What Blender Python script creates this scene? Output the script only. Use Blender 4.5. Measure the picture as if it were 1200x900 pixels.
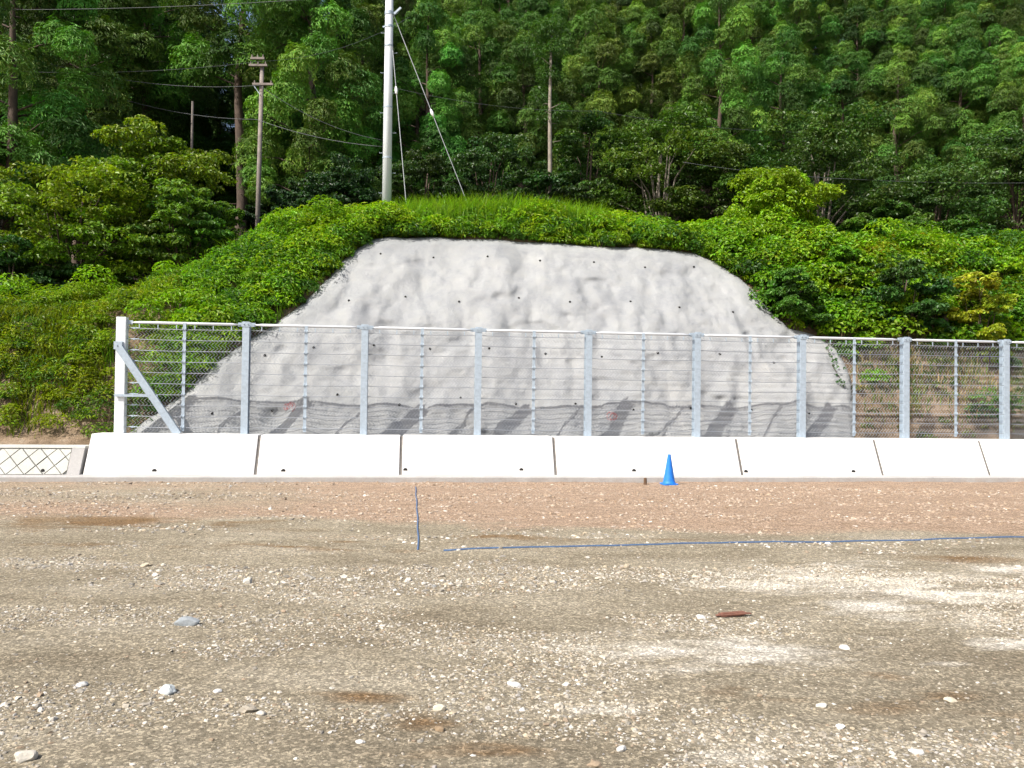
import bpy, math, random
import numpy as np
from mathutils import Matrix, Vector

for o in list(bpy.data.objects): bpy.data.objects.remove(o)
SC = bpy.context.scene
COL = SC.collection
rng = np.random.default_rng(7)
random.seed(7)

# ------------------------------------------------------------------ camera, sky, sun, exposure
CAM_Z = 2.1
FPX = 906.0                      # focal length in pixels of the 1200 wide photograph
PITCH, ROLL = 0.01876, 0.0125
cam_d = bpy.data.cameras.new('camera'); cam = bpy.data.objects.new('camera', cam_d); COL.objects.link(cam)
cam_d.sensor_width = 36.0; cam_d.lens = 36.0 * FPX / 1200.0; cam_d.clip_end = 3000; cam_d.clip_start = 0.05
CM = Matrix.Rotation(math.pi/2 + PITCH, 4, 'X') @ Matrix.Rotation(ROLL, 4, 'Z')
CM = Matrix.Translation((0, 0, CAM_Z)) @ CM
cam.matrix_world = CM
SC.camera = cam

SUN_DIR = Vector((1.3, 1.12, -1.95)).normalized()          # direction the light travels
w = bpy.data.worlds.new('World'); SC.world = w; w.use_nodes = True
nt = w.node_tree; nt.nodes.clear()
sky = nt.nodes.new('ShaderNodeTexSky'); sky.sky_type = 'NISHITA'; sky.sun_disc = False
to_sun = -SUN_DIR
sky.sun_elevation = math.asin(to_sun.z); sky.sun_rotation = math.atan2(to_sun.x, to_sun.y)
sky.air_density = 1.0; sky.dust_density = 4.5; sky.ozone_density = 1.0
bg = nt.nodes.new('ShaderNodeBackground'); bg.inputs['Strength'].default_value = 0.125
wo = nt.nodes.new('ShaderNodeOutputWorld')
nt.links.new(sky.outputs[0], bg.inputs['Color']); nt.links.new(bg.outputs[0], wo.inputs['Surface'])
sl = bpy.data.lights.new('sun', 'SUN'); sl.energy = 4.4; sl.angle = math.radians(0.7); sl.color = (1.0, 0.955, 0.88)
so = bpy.data.objects.new('sun', sl); COL.objects.link(so)
so.rotation_euler = SUN_DIR.to_track_quat('-Z', 'Y').to_euler(); so.location = (-20, -20, 30)
vs = SC.view_settings
vs.view_transform = 'Standard'; vs.look = 'None'; vs.gamma = 1.0; vs.exposure = 0.62; vs.use_curve_mapping = False

# ------------------------------------------------------------------ projection helpers (photo pixel -> place)
CR = CM.to_3x3()
def ray(px, py): return CR @ Vector(((px-600)/FPX, -(py-450)/FPX, -1.0))
def at(px, py, d):
    r = ray(px, py); return Vector((0, 0, CAM_Z)) + r * (d / r.y)
def on_ground(px, py, z=0.0):
    r = ray(px, py); return Vector((0, 0, CAM_Z)) + r * ((z - CAM_Z) / r.z)
FO = Vector((0, 20.86, 0)); FA = math.atan2(0.1159, 0.9933)
E = Vector((math.cos(FA), math.sin(FA), 0)); N = Vector((-math.sin(FA), math.cos(FA), 0))
def W(u, v, z): return FO + E*u + N*v + Vector((0, 0, z))
def to_uv(p):
    d = p - FO; return d.dot(E), d.dot(N)
def hitv(px, py, v):
    r = ray(px, py); o = Vector((0, 0, CAM_Z)) - FO
    t = (v - o.dot(N)) / r.dot(N); p = Vector((0, 0, CAM_Z)) + r*t
    return (p - FO).dot(E), p.z

# ------------------------------------------------------------------ noise
def _hash(ix, iy, s):
    h = (ix.astype(np.int64)*374761393 + iy.astype(np.int64)*668265263 + s*1442695041) & 0x7fffffff
    h = ((h ^ (h >> 13)) * 1274126177) & 0x7fffffff
    return ((h ^ (h >> 16)) & 0xffff) / 65535.0
def vnoise(x, y, s=0):
    x = np.asarray(x, float); y = np.asarray(y, float)
    ix = np.floor(x); iy = np.floor(y); fx = x-ix; fy = y-iy
    fx = fx*fx*(3-2*fx); fy = fy*fy*(3-2*fy)
    a = _hash(ix, iy, s); b = _hash(ix+1, iy, s); c = _hash(ix, iy+1, s); d = _hash(ix+1, iy+1, s)
    return (a*(1-fx)+b*fx)*(1-fy) + (c*(1-fx)+d*fx)*fy
def fbm(x, y, s=0, oct=4):
    t = 0; a = 0.5; f = 1.0; n = 0
    for k in range(oct):
        t = t + a*vnoise(x*f+17.3*k, y*f-9.1*k, s+k); n += a; a *= 0.5; f *= 2.03
    return t/n
def sstep(a, b, x):
    t = np.clip((x-a)/(b-a), 0, 1); return t*t*(3-2*t)

# ------------------------------------------------------------------ object helpers
def link(o): COL.objects.link(o); return o
def tag(o, label=None, cat=None, group=None, kind=None):
    if label: o['label'] = label
    if cat: o['category'] = cat
    if group: o['group'] = group
    if kind: o['kind'] = kind
    return o
def empty(name, loc=(0, 0, 0), rz=0.0, label=None, cat=None, group=None):
    o = bpy.data.objects.new(name, None); link(o); o.location = loc; o.rotation_euler = (0, 0, rz)
    o.empty_display_size = 0.3
    return tag(o, label, cat, group)
def copy_tree(o, parent=None):
    c = o.copy(); COL.objects.link(c)
    if parent is not None: c.parent = parent
    for ch in list(o.children): copy_tree(ch, c)
    return c
def mesh_np(name, verts, faces, mat, parent=None, col=None, smooth=False):
    verts = np.ascontiguousarray(verts, dtype=np.float32); faces = np.ascontiguousarray(faces, dtype=np.int32)
    me = bpy.data.meshes.new(name); n, k = faces.shape
    me.vertices.add(len(verts)); me.vertices.foreach_set('co', verts.ravel())
    me.loops.add(n*k); me.loops.foreach_set('vertex_index', faces.ravel())
    me.polygons.add(n); me.polygons.foreach_set('loop_start', np.arange(0, n*k, k, dtype=np.int32))
    try: me.polygons.foreach_set('loop_total', np.full(n, k, dtype=np.int32))
    except Exception: pass
    me.polygons.foreach_set('use_smooth', np.full(n, bool(smooth)))
    if col is not None:
        c4 = np.ones((len(verts), 4), np.float32); c4[:, :3] = col
        a = me.color_attributes.new('Col', 'FLOAT_COLOR', 'POINT'); a.data.foreach_set('color', c4.ravel())
    me.update(calc_edges=True); me.validate()
    if mat: me.materials.append(mat)
    o = bpy.data.objects.new(name, me); link(o)
    if parent is not None: o.parent = parent
    return o
class MB:
    def __init__(s): s.v = []; s.f = []
    def add(s, vs_, fs): b = len(s.v); s.v += [Vector(p) for p in vs_]; s.f += [tuple(i+b for i in f) for f in fs]; return s
    def box(s, c, size, rot=None):
        hx, hy, hz = size[0]/2, size[1]/2, size[2]/2
        P = [Vector((x, y, z)) for z in (-hz, hz) for y in (-hy, hy) for x in (-hx, hx)]
        if rot is not None: P = [rot @ p for p in P]
        c = Vector(c); P = [p + c for p in P]
        return s.add(P, [(0, 2, 3, 1), (4, 5, 7, 6), (0, 1, 5, 4), (2, 6, 7, 3), (0, 4, 6, 2), (1, 3, 7, 5)])
    def bar(s, p0, p1, w_, t_, up=(0, 0, 1)):
        p0 = Vector(p0); p1 = Vector(p1); d = p1-p0; L = d.length; x = d.normalized(); u = Vector(up)
        y = u.cross(x).normalized(); z = x.cross(y)
        return s.box((p0+p1)/2, (L, w_, t_), Matrix((x, y, z)).transposed())
    def tube(s, pts, rad, n=8, cap=True):
        pts = [Vector(p) for p in pts]
        if not isinstance(rad, (list, tuple)): rad = [rad]*len(pts)
        b = len(s.v); up = Vector((0, 0, 1))
        for i, p in enumerate(pts):
            d = (pts[min(i+1, len(pts)-1)] - pts[max(i-1, 0)]).normalized()
            a = up if abs(d.z) < 0.9 else Vector((1, 0, 0))
            x = a.cross(d).normalized(); y = d.cross(x)
            for k in range(n):
                t = 2*math.pi*k/n; s.v.append(p + (x*math.cos(t) + y*math.sin(t))*rad[i])
        for i in range(len(pts)-1):
            for k in range(n):
                k2 = (k+1) % n; s.f.append((b+i*n+k, b+i*n+k2, b+(i+1)*n+k2, b+(i+1)*n+k))
        if cap:
            s.f.append(tuple(b+k for k in reversed(range(n)))); m = b+(len(pts)-1)*n; s.f.append(tuple(m+k for k in range(n)))
        return s
    def lathe(s, prof, c=(0, 0, 0), n=32):
        b = len(s.v)
        for r, z in prof:
            for k in range(n):
                t = 2*math.pi*k/n; s.v.append(Vector((c[0]+r*math.cos(t), c[1]+r*math.sin(t), c[2]+z)))
        for i in range(len(prof)-1):
            for k in range(n):
                k2 = (k+1) % n; s.f.append((b+i*n+k, b+i*n+k2, b+(i+1)*n+k2, b+(i+1)*n+k))
        return s
    def extrude(s, poly, axis_pts):   # poly: list of 3D points; axis_pts: offset vector
        n = len(poly); P = [Vector(p) for p in poly]; Q = [p + Vector(axis_pts) for p in P]
        return s.add(P+Q, [tuple(reversed(range(n))), tuple(range(n, 2*n))] + [(i, (i+1) % n, n+(i+1) % n, n+i) for i in range(n)])
    def build(s, name, mat, parent=None, smooth=False, bevel=0.0):
        me = bpy.data.meshes.new(name); me.from_pydata([tuple(p) for p in s.v], [], s.f); me.update()
        me.materials.append(mat)
        bm_fix(me)
        if smooth: me.polygons.foreach_set('use_smooth', [True]*len(me.polygons))
        o = bpy.data.objects.new(name, me); link(o)
        if parent is not None: o.parent = parent
        if bevel:
            m = o.modifiers.new('bevel', 'BEVEL'); m.width = bevel; m.segments = 2; m.limit_method = 'ANGLE'
        return o
import bmesh
def bm_fix(me):
    bm = bmesh.new(); bm.from_mesh(me); bmesh.ops.recalc_face_normals(bm, faces=bm.faces); bm.to_mesh(me); bm.free()

# ------------------------------------------------------------------ materials
def nmat(name):
    m = bpy.data.materials.new(name); m.use_nodes = True; t = m.node_tree; t.nodes.clear()
    out = t.nodes.new('ShaderNodeOutputMaterial'); p = t.nodes.new('ShaderNodeBsdfPrincipled')
    t.links.new(p.outputs[0], out.inputs['Surface']); return m, t, p, out
def nd(t, typ, **kw):
    n = t.nodes.new(typ)
    for k, v in kw.items():
        if k in n.inputs.keys(): n.inputs[k].default_value = v
        else: setattr(n, k, v)
    return n
def ramp(t, src, stops):
    r = t.nodes.new('ShaderNodeValToRGB'); e = r.color_ramp.elements
    while len(e) < len(stops): e.new(0.5)
    for i, (p, c) in enumerate(stops):
        e[i].position = p; e[i].color = (c[0], c[1], c[2], 1) if isinstance(c, (tuple, list)) else (c, c, c, 1)
    t.links.new(src, r.inputs['Fac']); return r.outputs['Color']
def coords(t, scale=(1, 1, 1)):
    tc = t.nodes.new('ShaderNodeTexCoord'); mp = t.nodes.new('ShaderNodeMapping'); mp.inputs['Scale'].default_value = scale
    t.links.new(tc.outputs['Object'], mp.inputs['Vector']); return mp.outputs['Vector']
def noise(t, vec, scale, detail=6, rough=0.6):
    n = nd(t, 'ShaderNodeTexNoise'); n.inputs['Scale'].default_value = scale; n.inputs['Detail'].default_value = detail
    n.inputs['Roughness'].default_value = rough; t.links.new(vec, n.inputs['Vector']); return n.outputs['Fac']
def mix(t, a, b, fac, mode='MIX'):
    m = t.nodes.new('ShaderNodeMix'); m.data_type = 'RGBA'; m.blend_type = mode
    for s, v in (('A', a), ('B', b)):
        i = [x for x in m.inputs if x.name == s and x.type == 'RGBA'][0]
        if hasattr(v, 'is_linked') or isinstance(v, bpy.types.NodeSocket): t.links.new(v, i)
        else: i.default_value = (v[0], v[1], v[2], 1)
    f = m.inputs[0]
    if isinstance(fac, bpy.types.NodeSocket): t.links.new(fac, f)
    else: f.default_value = fac
    return [x for x in m.outputs if x.type == 'RGBA'][0]
def bump(t, h, strength, dist, p):
    b = nd(t, 'ShaderNodeBump'); b.inputs['Strength'].default_value = strength; b.inputs['Distance'].default_value = dist
    t.links.new(h, b.inputs['Height']); t.links.new(b.outputs[0], p.inputs['Normal'])
def simple(name, color, rough=0.6, var=0.15, scale=6.0, metal=0.0, bmp=0.0, spec=0.5):
    m, t, p, _ = nmat(name); v = coords(t)
    n = noise(t, v, scale)
    c = ramp(t, n, [(0.3, tuple(x*(1-var) for x in color)), (0.7, tuple(min(1, x*(1+var)) for x in color))])
    t.links.new(c, p.inputs['Base Color']); p.inputs['Roughness'].default_value = rough; p.inputs['Metallic'].default_value = metal
    p.inputs['Specular IOR Level'].default_value = spec
    if bmp: bump(t, noise(t, v, scale*8), bmp, 0.01, p)
    return m
def leaf_mat(name, trans=0.35, gloss=0.45, hue=0.03, val=0.35, attr=True, color=(0.06, 0.12, 0.02)):
    m, t, p, out = nmat(name)
    if attr:
        a = nd(t, 'ShaderNodeVertexColor'); a.layer_name = 'Col'; c = a.outputs['Color']
    else:
        rgb = nd(t, 'ShaderNodeRGB'); rgb.outputs[0].default_value = (*color, 1); c = rgb.outputs[0]
    oi = nd(t, 'ShaderNodeObjectInfo')
    hs = nd(t, 'ShaderNodeHueSaturation')
    mr = nd(t, 'ShaderNodeMapRange'); mr.inputs['To Min'].default_value = 0.5-hue; mr.inputs['To Max'].default_value = 0.5+hue
    t.links.new(oi.outputs['Random'], mr.inputs['Value']); t.links.new(mr.outputs[0], hs.inputs['Hue'])
    mu = nd(t, 'ShaderNodeMath', operation='MULTIPLY'); mu.inputs[1].default_value = 7.31
    fr = nd(t, 'ShaderNodeMath', operation='FRACT'); t.links.new(oi.outputs['Random'], mu.inputs[0]); t.links.new(mu.outputs[0], fr.inputs[0])
    mv = nd(t, 'ShaderNodeMapRange'); mv.inputs['To Min'].default_value = 1-val; mv.inputs['To Max'].default_value = 1+val
    t.links.new(fr.outputs[0], mv.inputs['Value']); t.links.new(mv.outputs[0], hs.inputs['Value'])
    t.links.new(c, hs.inputs['Color'])
    t.links.new(hs.outputs[0], p.inputs['Base Color']); p.inputs['Roughness'].default_value = gloss
    p.inputs['Specular IOR Level'].default_value = 0.35
    tr = nd(t, 'ShaderNodeBsdfTranslucent')
    g = mix(t, hs.outputs[0], (1.25, 1.35, 0.35), 1.0, 'MULTIPLY'); t.links.new(g, tr.inputs['Color'])
    ms = nd(t, 'ShaderNodeMixShader'); ms.inputs[0].default_value = trans
    t.links.new(p.outputs[0], ms.inputs[1]); t.links.new(tr.outputs[0], ms.inputs[2]); t.links.new(ms.outputs[0], out.inputs['Surface'])
    return m

M_leaf = leaf_mat('broad_leaf', 0.32, 0.45, 0.012, 0.3)
M_cover = leaf_mat('undergrowth_leaf', 0.4, 0.5, 0.0, 0.0)
M_cedar = leaf_mat('cedar_foliage', 0.14, 0.6, 0.016, 0.38)
M_grass = leaf_mat('grass_blade', 0.4, 0.5, 0.0, 0.0)
M_steel = simple('galvanised_steel', (0.36, 0.43, 0.50), 0.5, 0.14, 14.0, 0.15)
M_rail = simple('bright_galvanised_pipe', (0.56, 0.59, 0.62), 0.45, 0.06, 10.0, 0.1)
M_endpost = simple('pale_galvanised_post', (0.66, 0.70, 0.73), 0.5, 0.12, 9.0, 0.05)
M_wire = simple('zinc_wire', (0.26, 0.28, 0.31), 0.5, 0.1, 5.0, 0.2)
M_mesh = simple('mesh_wire', (0.34, 0.36, 0.385), 0.55, 0.1, 5.0, 0.2)
M_dark = simple('dark_void', (0.015, 0.014, 0.013), 0.9, 0.2)
M_joint = simple('joint_filler', (0.13, 0.12, 0.11), 0.9, 0.25, 9)
M_polewhite = simple('pale_concrete_pole', (0.66, 0.70, 0.73), 0.6, 0.05, 4.0)
M_poleold = simple('weathered_pole', (0.20, 0.17, 0.15), 0.85, 0.25, 5.0, bmp=0.3)
M_bark = simple('cedar_bark', (0.085, 0.060, 0.045), 0.95, 0.35, 4.0, bmp=0.6)
M_barkpale = simple('pale_bark', (0.22, 0.19, 0.155), 0.9, 0.3, 4.0, bmp=0.5)
M_cable = simple('black_cable', (0.10, 0.11, 0.12), 0.6, 0.1)
M_guy = simple('steel_strand', (0.42, 0.44, 0.46), 0.5, 0.1, metal=0.2)
M_white = simple('white_plastic', (0.8, 0.8, 0.8), 0.5, 0.05)
M_blue = simple('blue_cone_plastic', (0.008, 0.16, 0.60), 0.6, 0.18, 9.0)
M_rope = simple('blue_rope_fibre', (0.05, 0.10, 0.20), 0.8, 0.35, 40.0)
M_wood = simple('weathered_wood', (0.12, 0.07, 0.04), 0.9, 0.3, 12.0, bmp=0.3)
M_rust = simple('red_brown_bark', (0.17, 0.075, 0.05), 0.9, 0.35, 18.0, bmp=0.4)
M_red = simple('red_marking_paint', (0.42, 0.15, 0.15), 0.7, 0.2, 20.0)

def concrete(name, base, stain, scale=1.2, bs=0.25, var=0.1, streak=True):
    m, t, p, _ = nmat(name); v = coords(t)
    n1 = noise(t, v, scale, 8, 0.65); n2 = noise(t, v, 22.0, 6, 0.7)
    c = ramp(t, n1, [(0.28, tuple(x*(1-var) for x in base)), (0.7, base)])
    vs_ = coords(t, (3.0, 3.0, 0.25)); n3 = noise(t, vs_, 1.6, 5, 0.6)
    f = ramp(t, n3, [(0.56, 0.0), (0.82, 0.55)])
    if streak: c = mix(t, c, stain, f)
    c2 = ramp(t, n2, [(0.3, 0.86), (0.6, 1.0)]); c = mix(t, c, c2, 1.0, 'MULTIPLY')
    t.links.new(c, p.inputs['Base Color']); p.inputs['Roughness'].default_value = 0.85; p.inputs['Specular IOR Level'].default_value = 0.25
    bump(t, noise(t, v, 35.0, 8, 0.75), bs, 0.02, p)
    return m
M_wall = concrete('new_white_concrete', (0.70, 0.70, 0.695), (0.56, 0.55, 0.52), 1.3, 0.2, 0.12)
def splash(m, lo, hi, col):
    t = m.node_tree; p = [n for n in t.nodes if n.type == 'BSDF_PRINCIPLED'][0]; src = p.inputs['Base Color'].links[0].from_socket
    tc = t.nodes.new('ShaderNodeTexCoord'); sx = t.nodes.new('ShaderNodeSeparateXYZ'); t.links.new(tc.outputs['Object'], sx.inputs[0])
    mr = nd(t, 'ShaderNodeMapRange'); mr.inputs['From Min'].default_value = lo; mr.inputs['From Max'].default_value = hi; mr.inputs['To Min'].default_value = 0.75; mr.inputs['To Max'].default_value = 0.0
    t.links.new(sx.outputs[2], mr.inputs['Value']); n = noise(t, coords(t, (1.5, 1.5, 3)), 2.5, 8, 0.7)
    mu = nd(t, 'ShaderNodeMath', operation='MULTIPLY'); t.links.new(mr.outputs[0], mu.inputs[0]); t.links.new(ramp(t, n, [(0.42, 0.0), (0.68, 1.0)]), mu.inputs[1])
    t.links.new(mix(t, src, col, mu.outputs[0]), p.inputs['Base Color'])
splash(M_wall, 0.12, 0.42, (0.42, 0.36, 0.29))
M_foot = concrete('footing_concrete', (0.44, 0.43, 0.42), (0.34, 0.31, 0.27), 1.4, 0.3, 0.25)
splash(M_foot, -0.05, 0.12, (0.30, 0.22, 0.15))
M_block = concrete('masonry_concrete', (0.52, 0.52, 0.48), (0.42, 0.42, 0.36), 2.4, 0.3, 0.2)
M_blockback = simple('masonry_mortar', (0.54, 0.54, 0.50), 0.95, 0.2, 8)
# sprayed concrete
def shot_mat():
    m, t, p, _ = nmat('sprayed_concrete'); v = coords(t)
    n1 = noise(t, v, 0.45, 7, 0.6); n2 = noise(t, v, 2.2, 8, 0.7); n4 = noise(t, v, 14.0, 8, 0.75)
    c = ramp(t, n1, [(0.33, (0.28, 0.29, 0.30)), (0.52, (0.325, 0.335, 0.34)), (0.72, (0.37, 0.375, 0.375))])
    c2 = ramp(t, n2, [(0.25, (0.80, 0.81, 0.84)), (0.5, (1, 1, 1)), (0.75, (1.06, 1.04, 1.0))]); c = mix(t, c, c2, 1.0, 'MULTIPLY')
    vs_ = coords(t, (1.4, 1.4, 0.22)); f = ramp(t, noise(t, vs_, 2.4, 8, 0.7), [(0.55, 0.0), (0.8, 0.35)])
    c = mix(t, c, (0.21, 0.215, 0.225), f)
    e = ramp(t, noise(t, coords(t, (0.6, 0.6, 1.5)), 1.3, 6, 0.6), [(0.6, 0.0), (0.78, 0.45)]); c = mix(t, c, (0.46, 0.455, 0.44), e)
    t.links.new(c, p.inputs['Base Color']); p.inputs['Roughness'].default_value = 0.8; p.inputs['Specular IOR Level'].default_value = 0.3
    ad = nd(t, 'ShaderNodeMath', operation='ADD'); t.links.new(n4, ad.inputs[0]); t.links.new(noise(t, v, 60.0, 5, 0.7), ad.inputs[1])
    bump(t, ad.outputs[0], 0.75, 0.04, p)
    return m
M_shot = shot_mat()
def nd_range(t, src, a, b):
    mr = nd(t, 'ShaderNodeMapRange'); mr.inputs['From Min'].default_value = a; mr.inputs['From Max'].default_value = b; t.links.new(src, mr.inputs['Value']); return mr.outputs[0]
def soil_mat():
    m, t, p, _ = nmat('hillside_soil'); v = coords(t)
    n = noise(t, v, 1.3, 9, 0.7)
    c = ramp(t, n, [(0.3, (0.07, 0.05, 0.03)), (0.48, (0.20, 0.145, 0.095)), (0.6, (0.31, 0.23, 0.16)), (0.75, (0.38, 0.33, 0.26))])
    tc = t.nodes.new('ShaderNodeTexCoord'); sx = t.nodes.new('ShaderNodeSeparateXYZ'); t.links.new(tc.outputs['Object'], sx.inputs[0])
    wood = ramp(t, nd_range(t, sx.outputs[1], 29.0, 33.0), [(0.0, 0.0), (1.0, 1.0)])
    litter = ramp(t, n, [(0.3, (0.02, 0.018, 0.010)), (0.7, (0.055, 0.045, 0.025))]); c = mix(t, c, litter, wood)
    t.links.new(c, p.inputs['Base Color']); p.inputs['Roughness'].default_value = 0.95; p.inputs['Specular IOR Level'].default_value = 0.1
    bump(t, noise(t, v, 9.0, 10, 0.75), 0.9, 0.12, p); return m
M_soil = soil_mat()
def ground_mat():
    m, t, p, _ = nmat('gravelly_ground'); v = coords(t)
    a = nd(t, 'ShaderNodeVertexColor'); a.layer_name = 'Col'
    sp = nd(t, 'ShaderNodeSeparateColor'); t.links.new(a.outputs['Color'], sp.inputs[0])
    vx = coords(t, (0.45, 1.3, 1))
    n1 = noise(t, vx, 0.9, 8, 0.65); n2 = noise(t, v, 14.0, 8, 0.75); n3 = noise(t, vx, 4.0, 8, 0.7)
    c = ramp(t, n1, [(0.3, (0.18, 0.150, 0.105)), (0.5, (0.255, 0.220, 0.160)), (0.7, (0.33, 0.292, 0.225))])
    def thr(ch, lo, hi):
        s = nd(t, 'ShaderNodeMath', operation='ADD'); t.links.new(ch, s.inputs[0])
        d = nd(t, 'ShaderNodeMath', operation='MULTIPLY_ADD'); t.links.new(n3, d.inputs[0]); d.inputs[1].default_value = 1.5; d.inputs[2].default_value = -0.75
        t.links.new(d.outputs[0], s.inputs[1]); return ramp(t, s.outputs[0], [(lo, 0.0), (hi, 1.0)])
    red = ramp(t, n3, [(0.3, (0.235, 0.162, 0.108)), (0.7, (0.36, 0.27, 0.20))])
    c = mix(t, c, red, thr(sp.outputs['Red'], 0.2, 0.85))
    c = mix(t, c, (0.17, 0.108, 0.055), thr(sp.outputs['Green'], 0.30, 1.05))
    c = mix(t, c, (0.54, 0.505, 0.44), thr(sp.outputs['Blue'], 0.30, 0.95))
    f = ramp(t, n2, [(0.28, 0.5), (0.5, 1.0), (0.7, 1.4)]); c = mix(t, c, f, 1.0, 'MULTIPLY')
    vo = nd(t, 'ShaderNodeTexVoronoi'); vo.inputs['Scale'].default_value = 60.0; t.links.new(v, vo.inputs['Vector'])
    g = nd(t, 'ShaderNodeSeparateColor'); t.links.new(vo.outputs['Color'], g.inputs[0])
    gf = ramp(t, g.outputs[0], [(0.0, 0.6), (0.7, 1.0), (0.9, 1.7)]); c = mix(t, c, gf, 0.9, 'MULTIPLY')
    t.links.new(c, p.inputs['Base Color']); p.inputs['Roughness'].default_value = 0.95; p.inputs['Specular IOR Level'].default_value = 0.15
    ad = nd(t, 'ShaderNodeMath', operation='ADD'); t.links.new(n2, ad.inputs[0]); t.links.new(noise(t, v, 70.0, 6, 0.75), ad.inputs[1])
    bump(t, ad.outputs[0], 0.7, 0.03, p); return m
M_ground = ground_mat()
def stone_mat():
    m, t, p, _ = nmat('stone'); v = coords(t)
    a = nd(t, 'ShaderNodeVertexColor'); a.layer_name = 'Col'
    f = ramp(t, noise(t, v, 30.0, 6, 0.7), [(0.3, 0.8), (0.7, 1.15)]); c = mix(t, a.outputs['Color'], f, 1.0, 'MULTIPLY')
    t.links.new(c, p.inputs['Base Color']); p.inputs['Roughness'].default_value = 0.85; p.inputs['Specular IOR Level'].default_value = 0.25
    bump(t, noise(t, v, 90.0, 5, 0.7), 0.3, 0.01, p); return m
M_stone = stone_mat()

# ------------------------------------------------------------------ the ground sheet
def ell(X, Y, px, py, wpx, hpx, wgt=1.0, rot=0.0):
    """soft world-space patch whose centre and extent were read off the photograph"""
    c = on_ground(px, py); l = on_ground(px-wpx/2, py); r = on_ground(px+wpx/2, py); a = on_ground(px, py-hpx/2); b = on_ground(px, py+hpx/2)
    rx = (r-l).length/2; ry = abs(a.y-b.y)/2
    q = ((X-c.x)/rx)**2 + ((Y-(a.y+b.y)/2)/ry)**2
    return wgt*np.exp(-q*0.9)
def ground_h(X, Y):
    h = 0.05*(fbm(X*0.35, Y*0.8, 11, 4)-0.5) + 0.022*(fbm(X*1.3, Y*3.0, 12, 4)-0.5)
    h += 0.02*np.sin(Y*2.3 + 1.5*fbm(X*0.2, Y*0.2, 13, 2))*sstep(4, 8, Y)*(1-sstep(12, 14, Y))*0.5
    h += 0.05*sstep(17.8, 19.2, Y)*(fbm(X*1.2, Y*1.5, 14, 3)-0.6)
    return h
def ground_masks(X, Y):
    wob = (fbm(X*0.5, Y*0.9, 21, 4)-0.5)
    red = sstep(12.2, 13.6, Y + 1.8*wob + 0.04*X) * (0.55 + 0.45*sstep(-7, -2, X))
    red = np.clip(red + 0.5*ell(X, Y, 80, 600, 260, 30), 0, 1)*(1-0.6*ell(X, Y, 160, 582, 420, 18))
    wet = np.zeros_like(X)
    for a in ((200, 617, 330, 14), (90, 622, 150, 14), (275, 604, 130, 12), (330, 642, 420, 10), (470, 636, 320, 12), (575, 631, 200, 10), (100, 642, 260, 9), (740, 634, 300, 6),
              (1110, 826, 300, 34), (900, 815, 150, 26), (150, 612, 420, 18), (520, 637, 420, 16), (1010, 795, 120, 22), (1190, 838, 120, 22), (505, 845, 90, 26), (560, 880, 170, 26), (430, 815, 120, 18), (480, 750, 160, 14), (1130, 655, 140, 10)):
        wet = np.maximum(wet, ell(X, Y, *a))
    pale = np.zeros_like(X)
    for a in ((1000, 690, 340, 40), (1130, 700, 260, 34), (960, 680, 220, 16), (890, 757, 120, 26), (760, 762, 220, 20, .8), (1180, 755, 110, 22, .8), (1030, 712, 180, 12), (880, 770, 160, 20), (1190, 668, 140, 14), (700, 830, 180, 14, .6), (870, 880, 160, 40, .75), (1110, 775, 120, 16, .6)):
        pale = np.maximum(pale, ell(X, Y, *a))
    pale = np.maximum(pale, 0.75*ell(X, Y, 1060, 700, 420, 90)); pale = np.maximum(pale, 0.6*ell(X, Y, 860, 770, 420, 60))
    pale = pale*(0.55 + 0.5*sstep(0.35, 0.62, fbm(X*1.1, Y*2.6, 24, 4)))
    wet = 0.9*wet*(0.35 + 0.8*sstep(0.40, 0.62, fbm(X*0.9, Y*2.4, 23, 4)))
    return red, wet, pale
def axis(lo, hi, step, far):
    a = np.arange(lo, hi+1e-6, step); ex = []; s = step; x = hi
    while x < far: s *= 1.35; x += s; ex.append(x)
    ex2 = []; s = step; x = lo
    while x > -far: s *= 1.35; x -= s; ex2.append(x)
    return np.array(ex2[::-1] + list(a) + ex)
gx = axis(-14.5, 14.5, 0.075, 900); gy = axis(2.5, 21.0, 0.065, 900)
GX, GY = np.meshgrid(gx, gy); fade = (1-sstep(16, 30, np.abs(GX)))*(1-sstep(24, 40, np.abs(GY)))
GZ = ground_h(GX, GY)*fade
r_, w_, p_ = ground_masks(GX, GY)
nx, ny = len(gx), len(gy); I = np.arange(nx*ny).reshape(ny, nx)
F = np.stack([I[:-1, :-1], I[:-1, 1:], I[1:, 1:], I[1:, :-1]], -1).reshape(-1, 4)
o = mesh_np('ground', np.stack([GX, GY, GZ], -1).reshape(-1, 3), F, M_ground, None, np.stack([r_, w_, p_], -1).reshape(-1, 3), True)
tag(o, kind='structure')

# ------------------------------------------------------------------ sprayed concrete profile and hillside
def f_shell(z): z = np.asarray(z, float); return 0.45 + 0.6*(z-1.1) + 0.022*np.maximum(z-1.1, 0)**2
def hit_shell(px, py):
    r = ray(px, py); o = Vector((0, 0, CAM_Z)); lo, hi = 15.0, 45.0
    for _ in range(50):
        m = (lo+hi)/2; p = o + r*(m/r.y); u, v = to_uv(p)
        if v < float(f_shell(p.z)): lo = m
        else: hi = m
    u, v = to_uv(p); return u, p.z
OUT_PX = [(140, 520), (150, 508), (215, 460), (250, 428), (282, 404), (312, 386), (340, 366), (362, 346), (385, 325), (402, 305), (416, 292), (434, 281), (455, 277), (520, 277), (600, 281), (700, 288), (770, 290), (818, 296),
          (842, 306), (866, 322), (886, 340), (904, 362), (926, 384), (958, 393), (984, 408), (998, 438), (1005, 480), (1007, 520), (1007, 540), (140, 540)]
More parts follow.
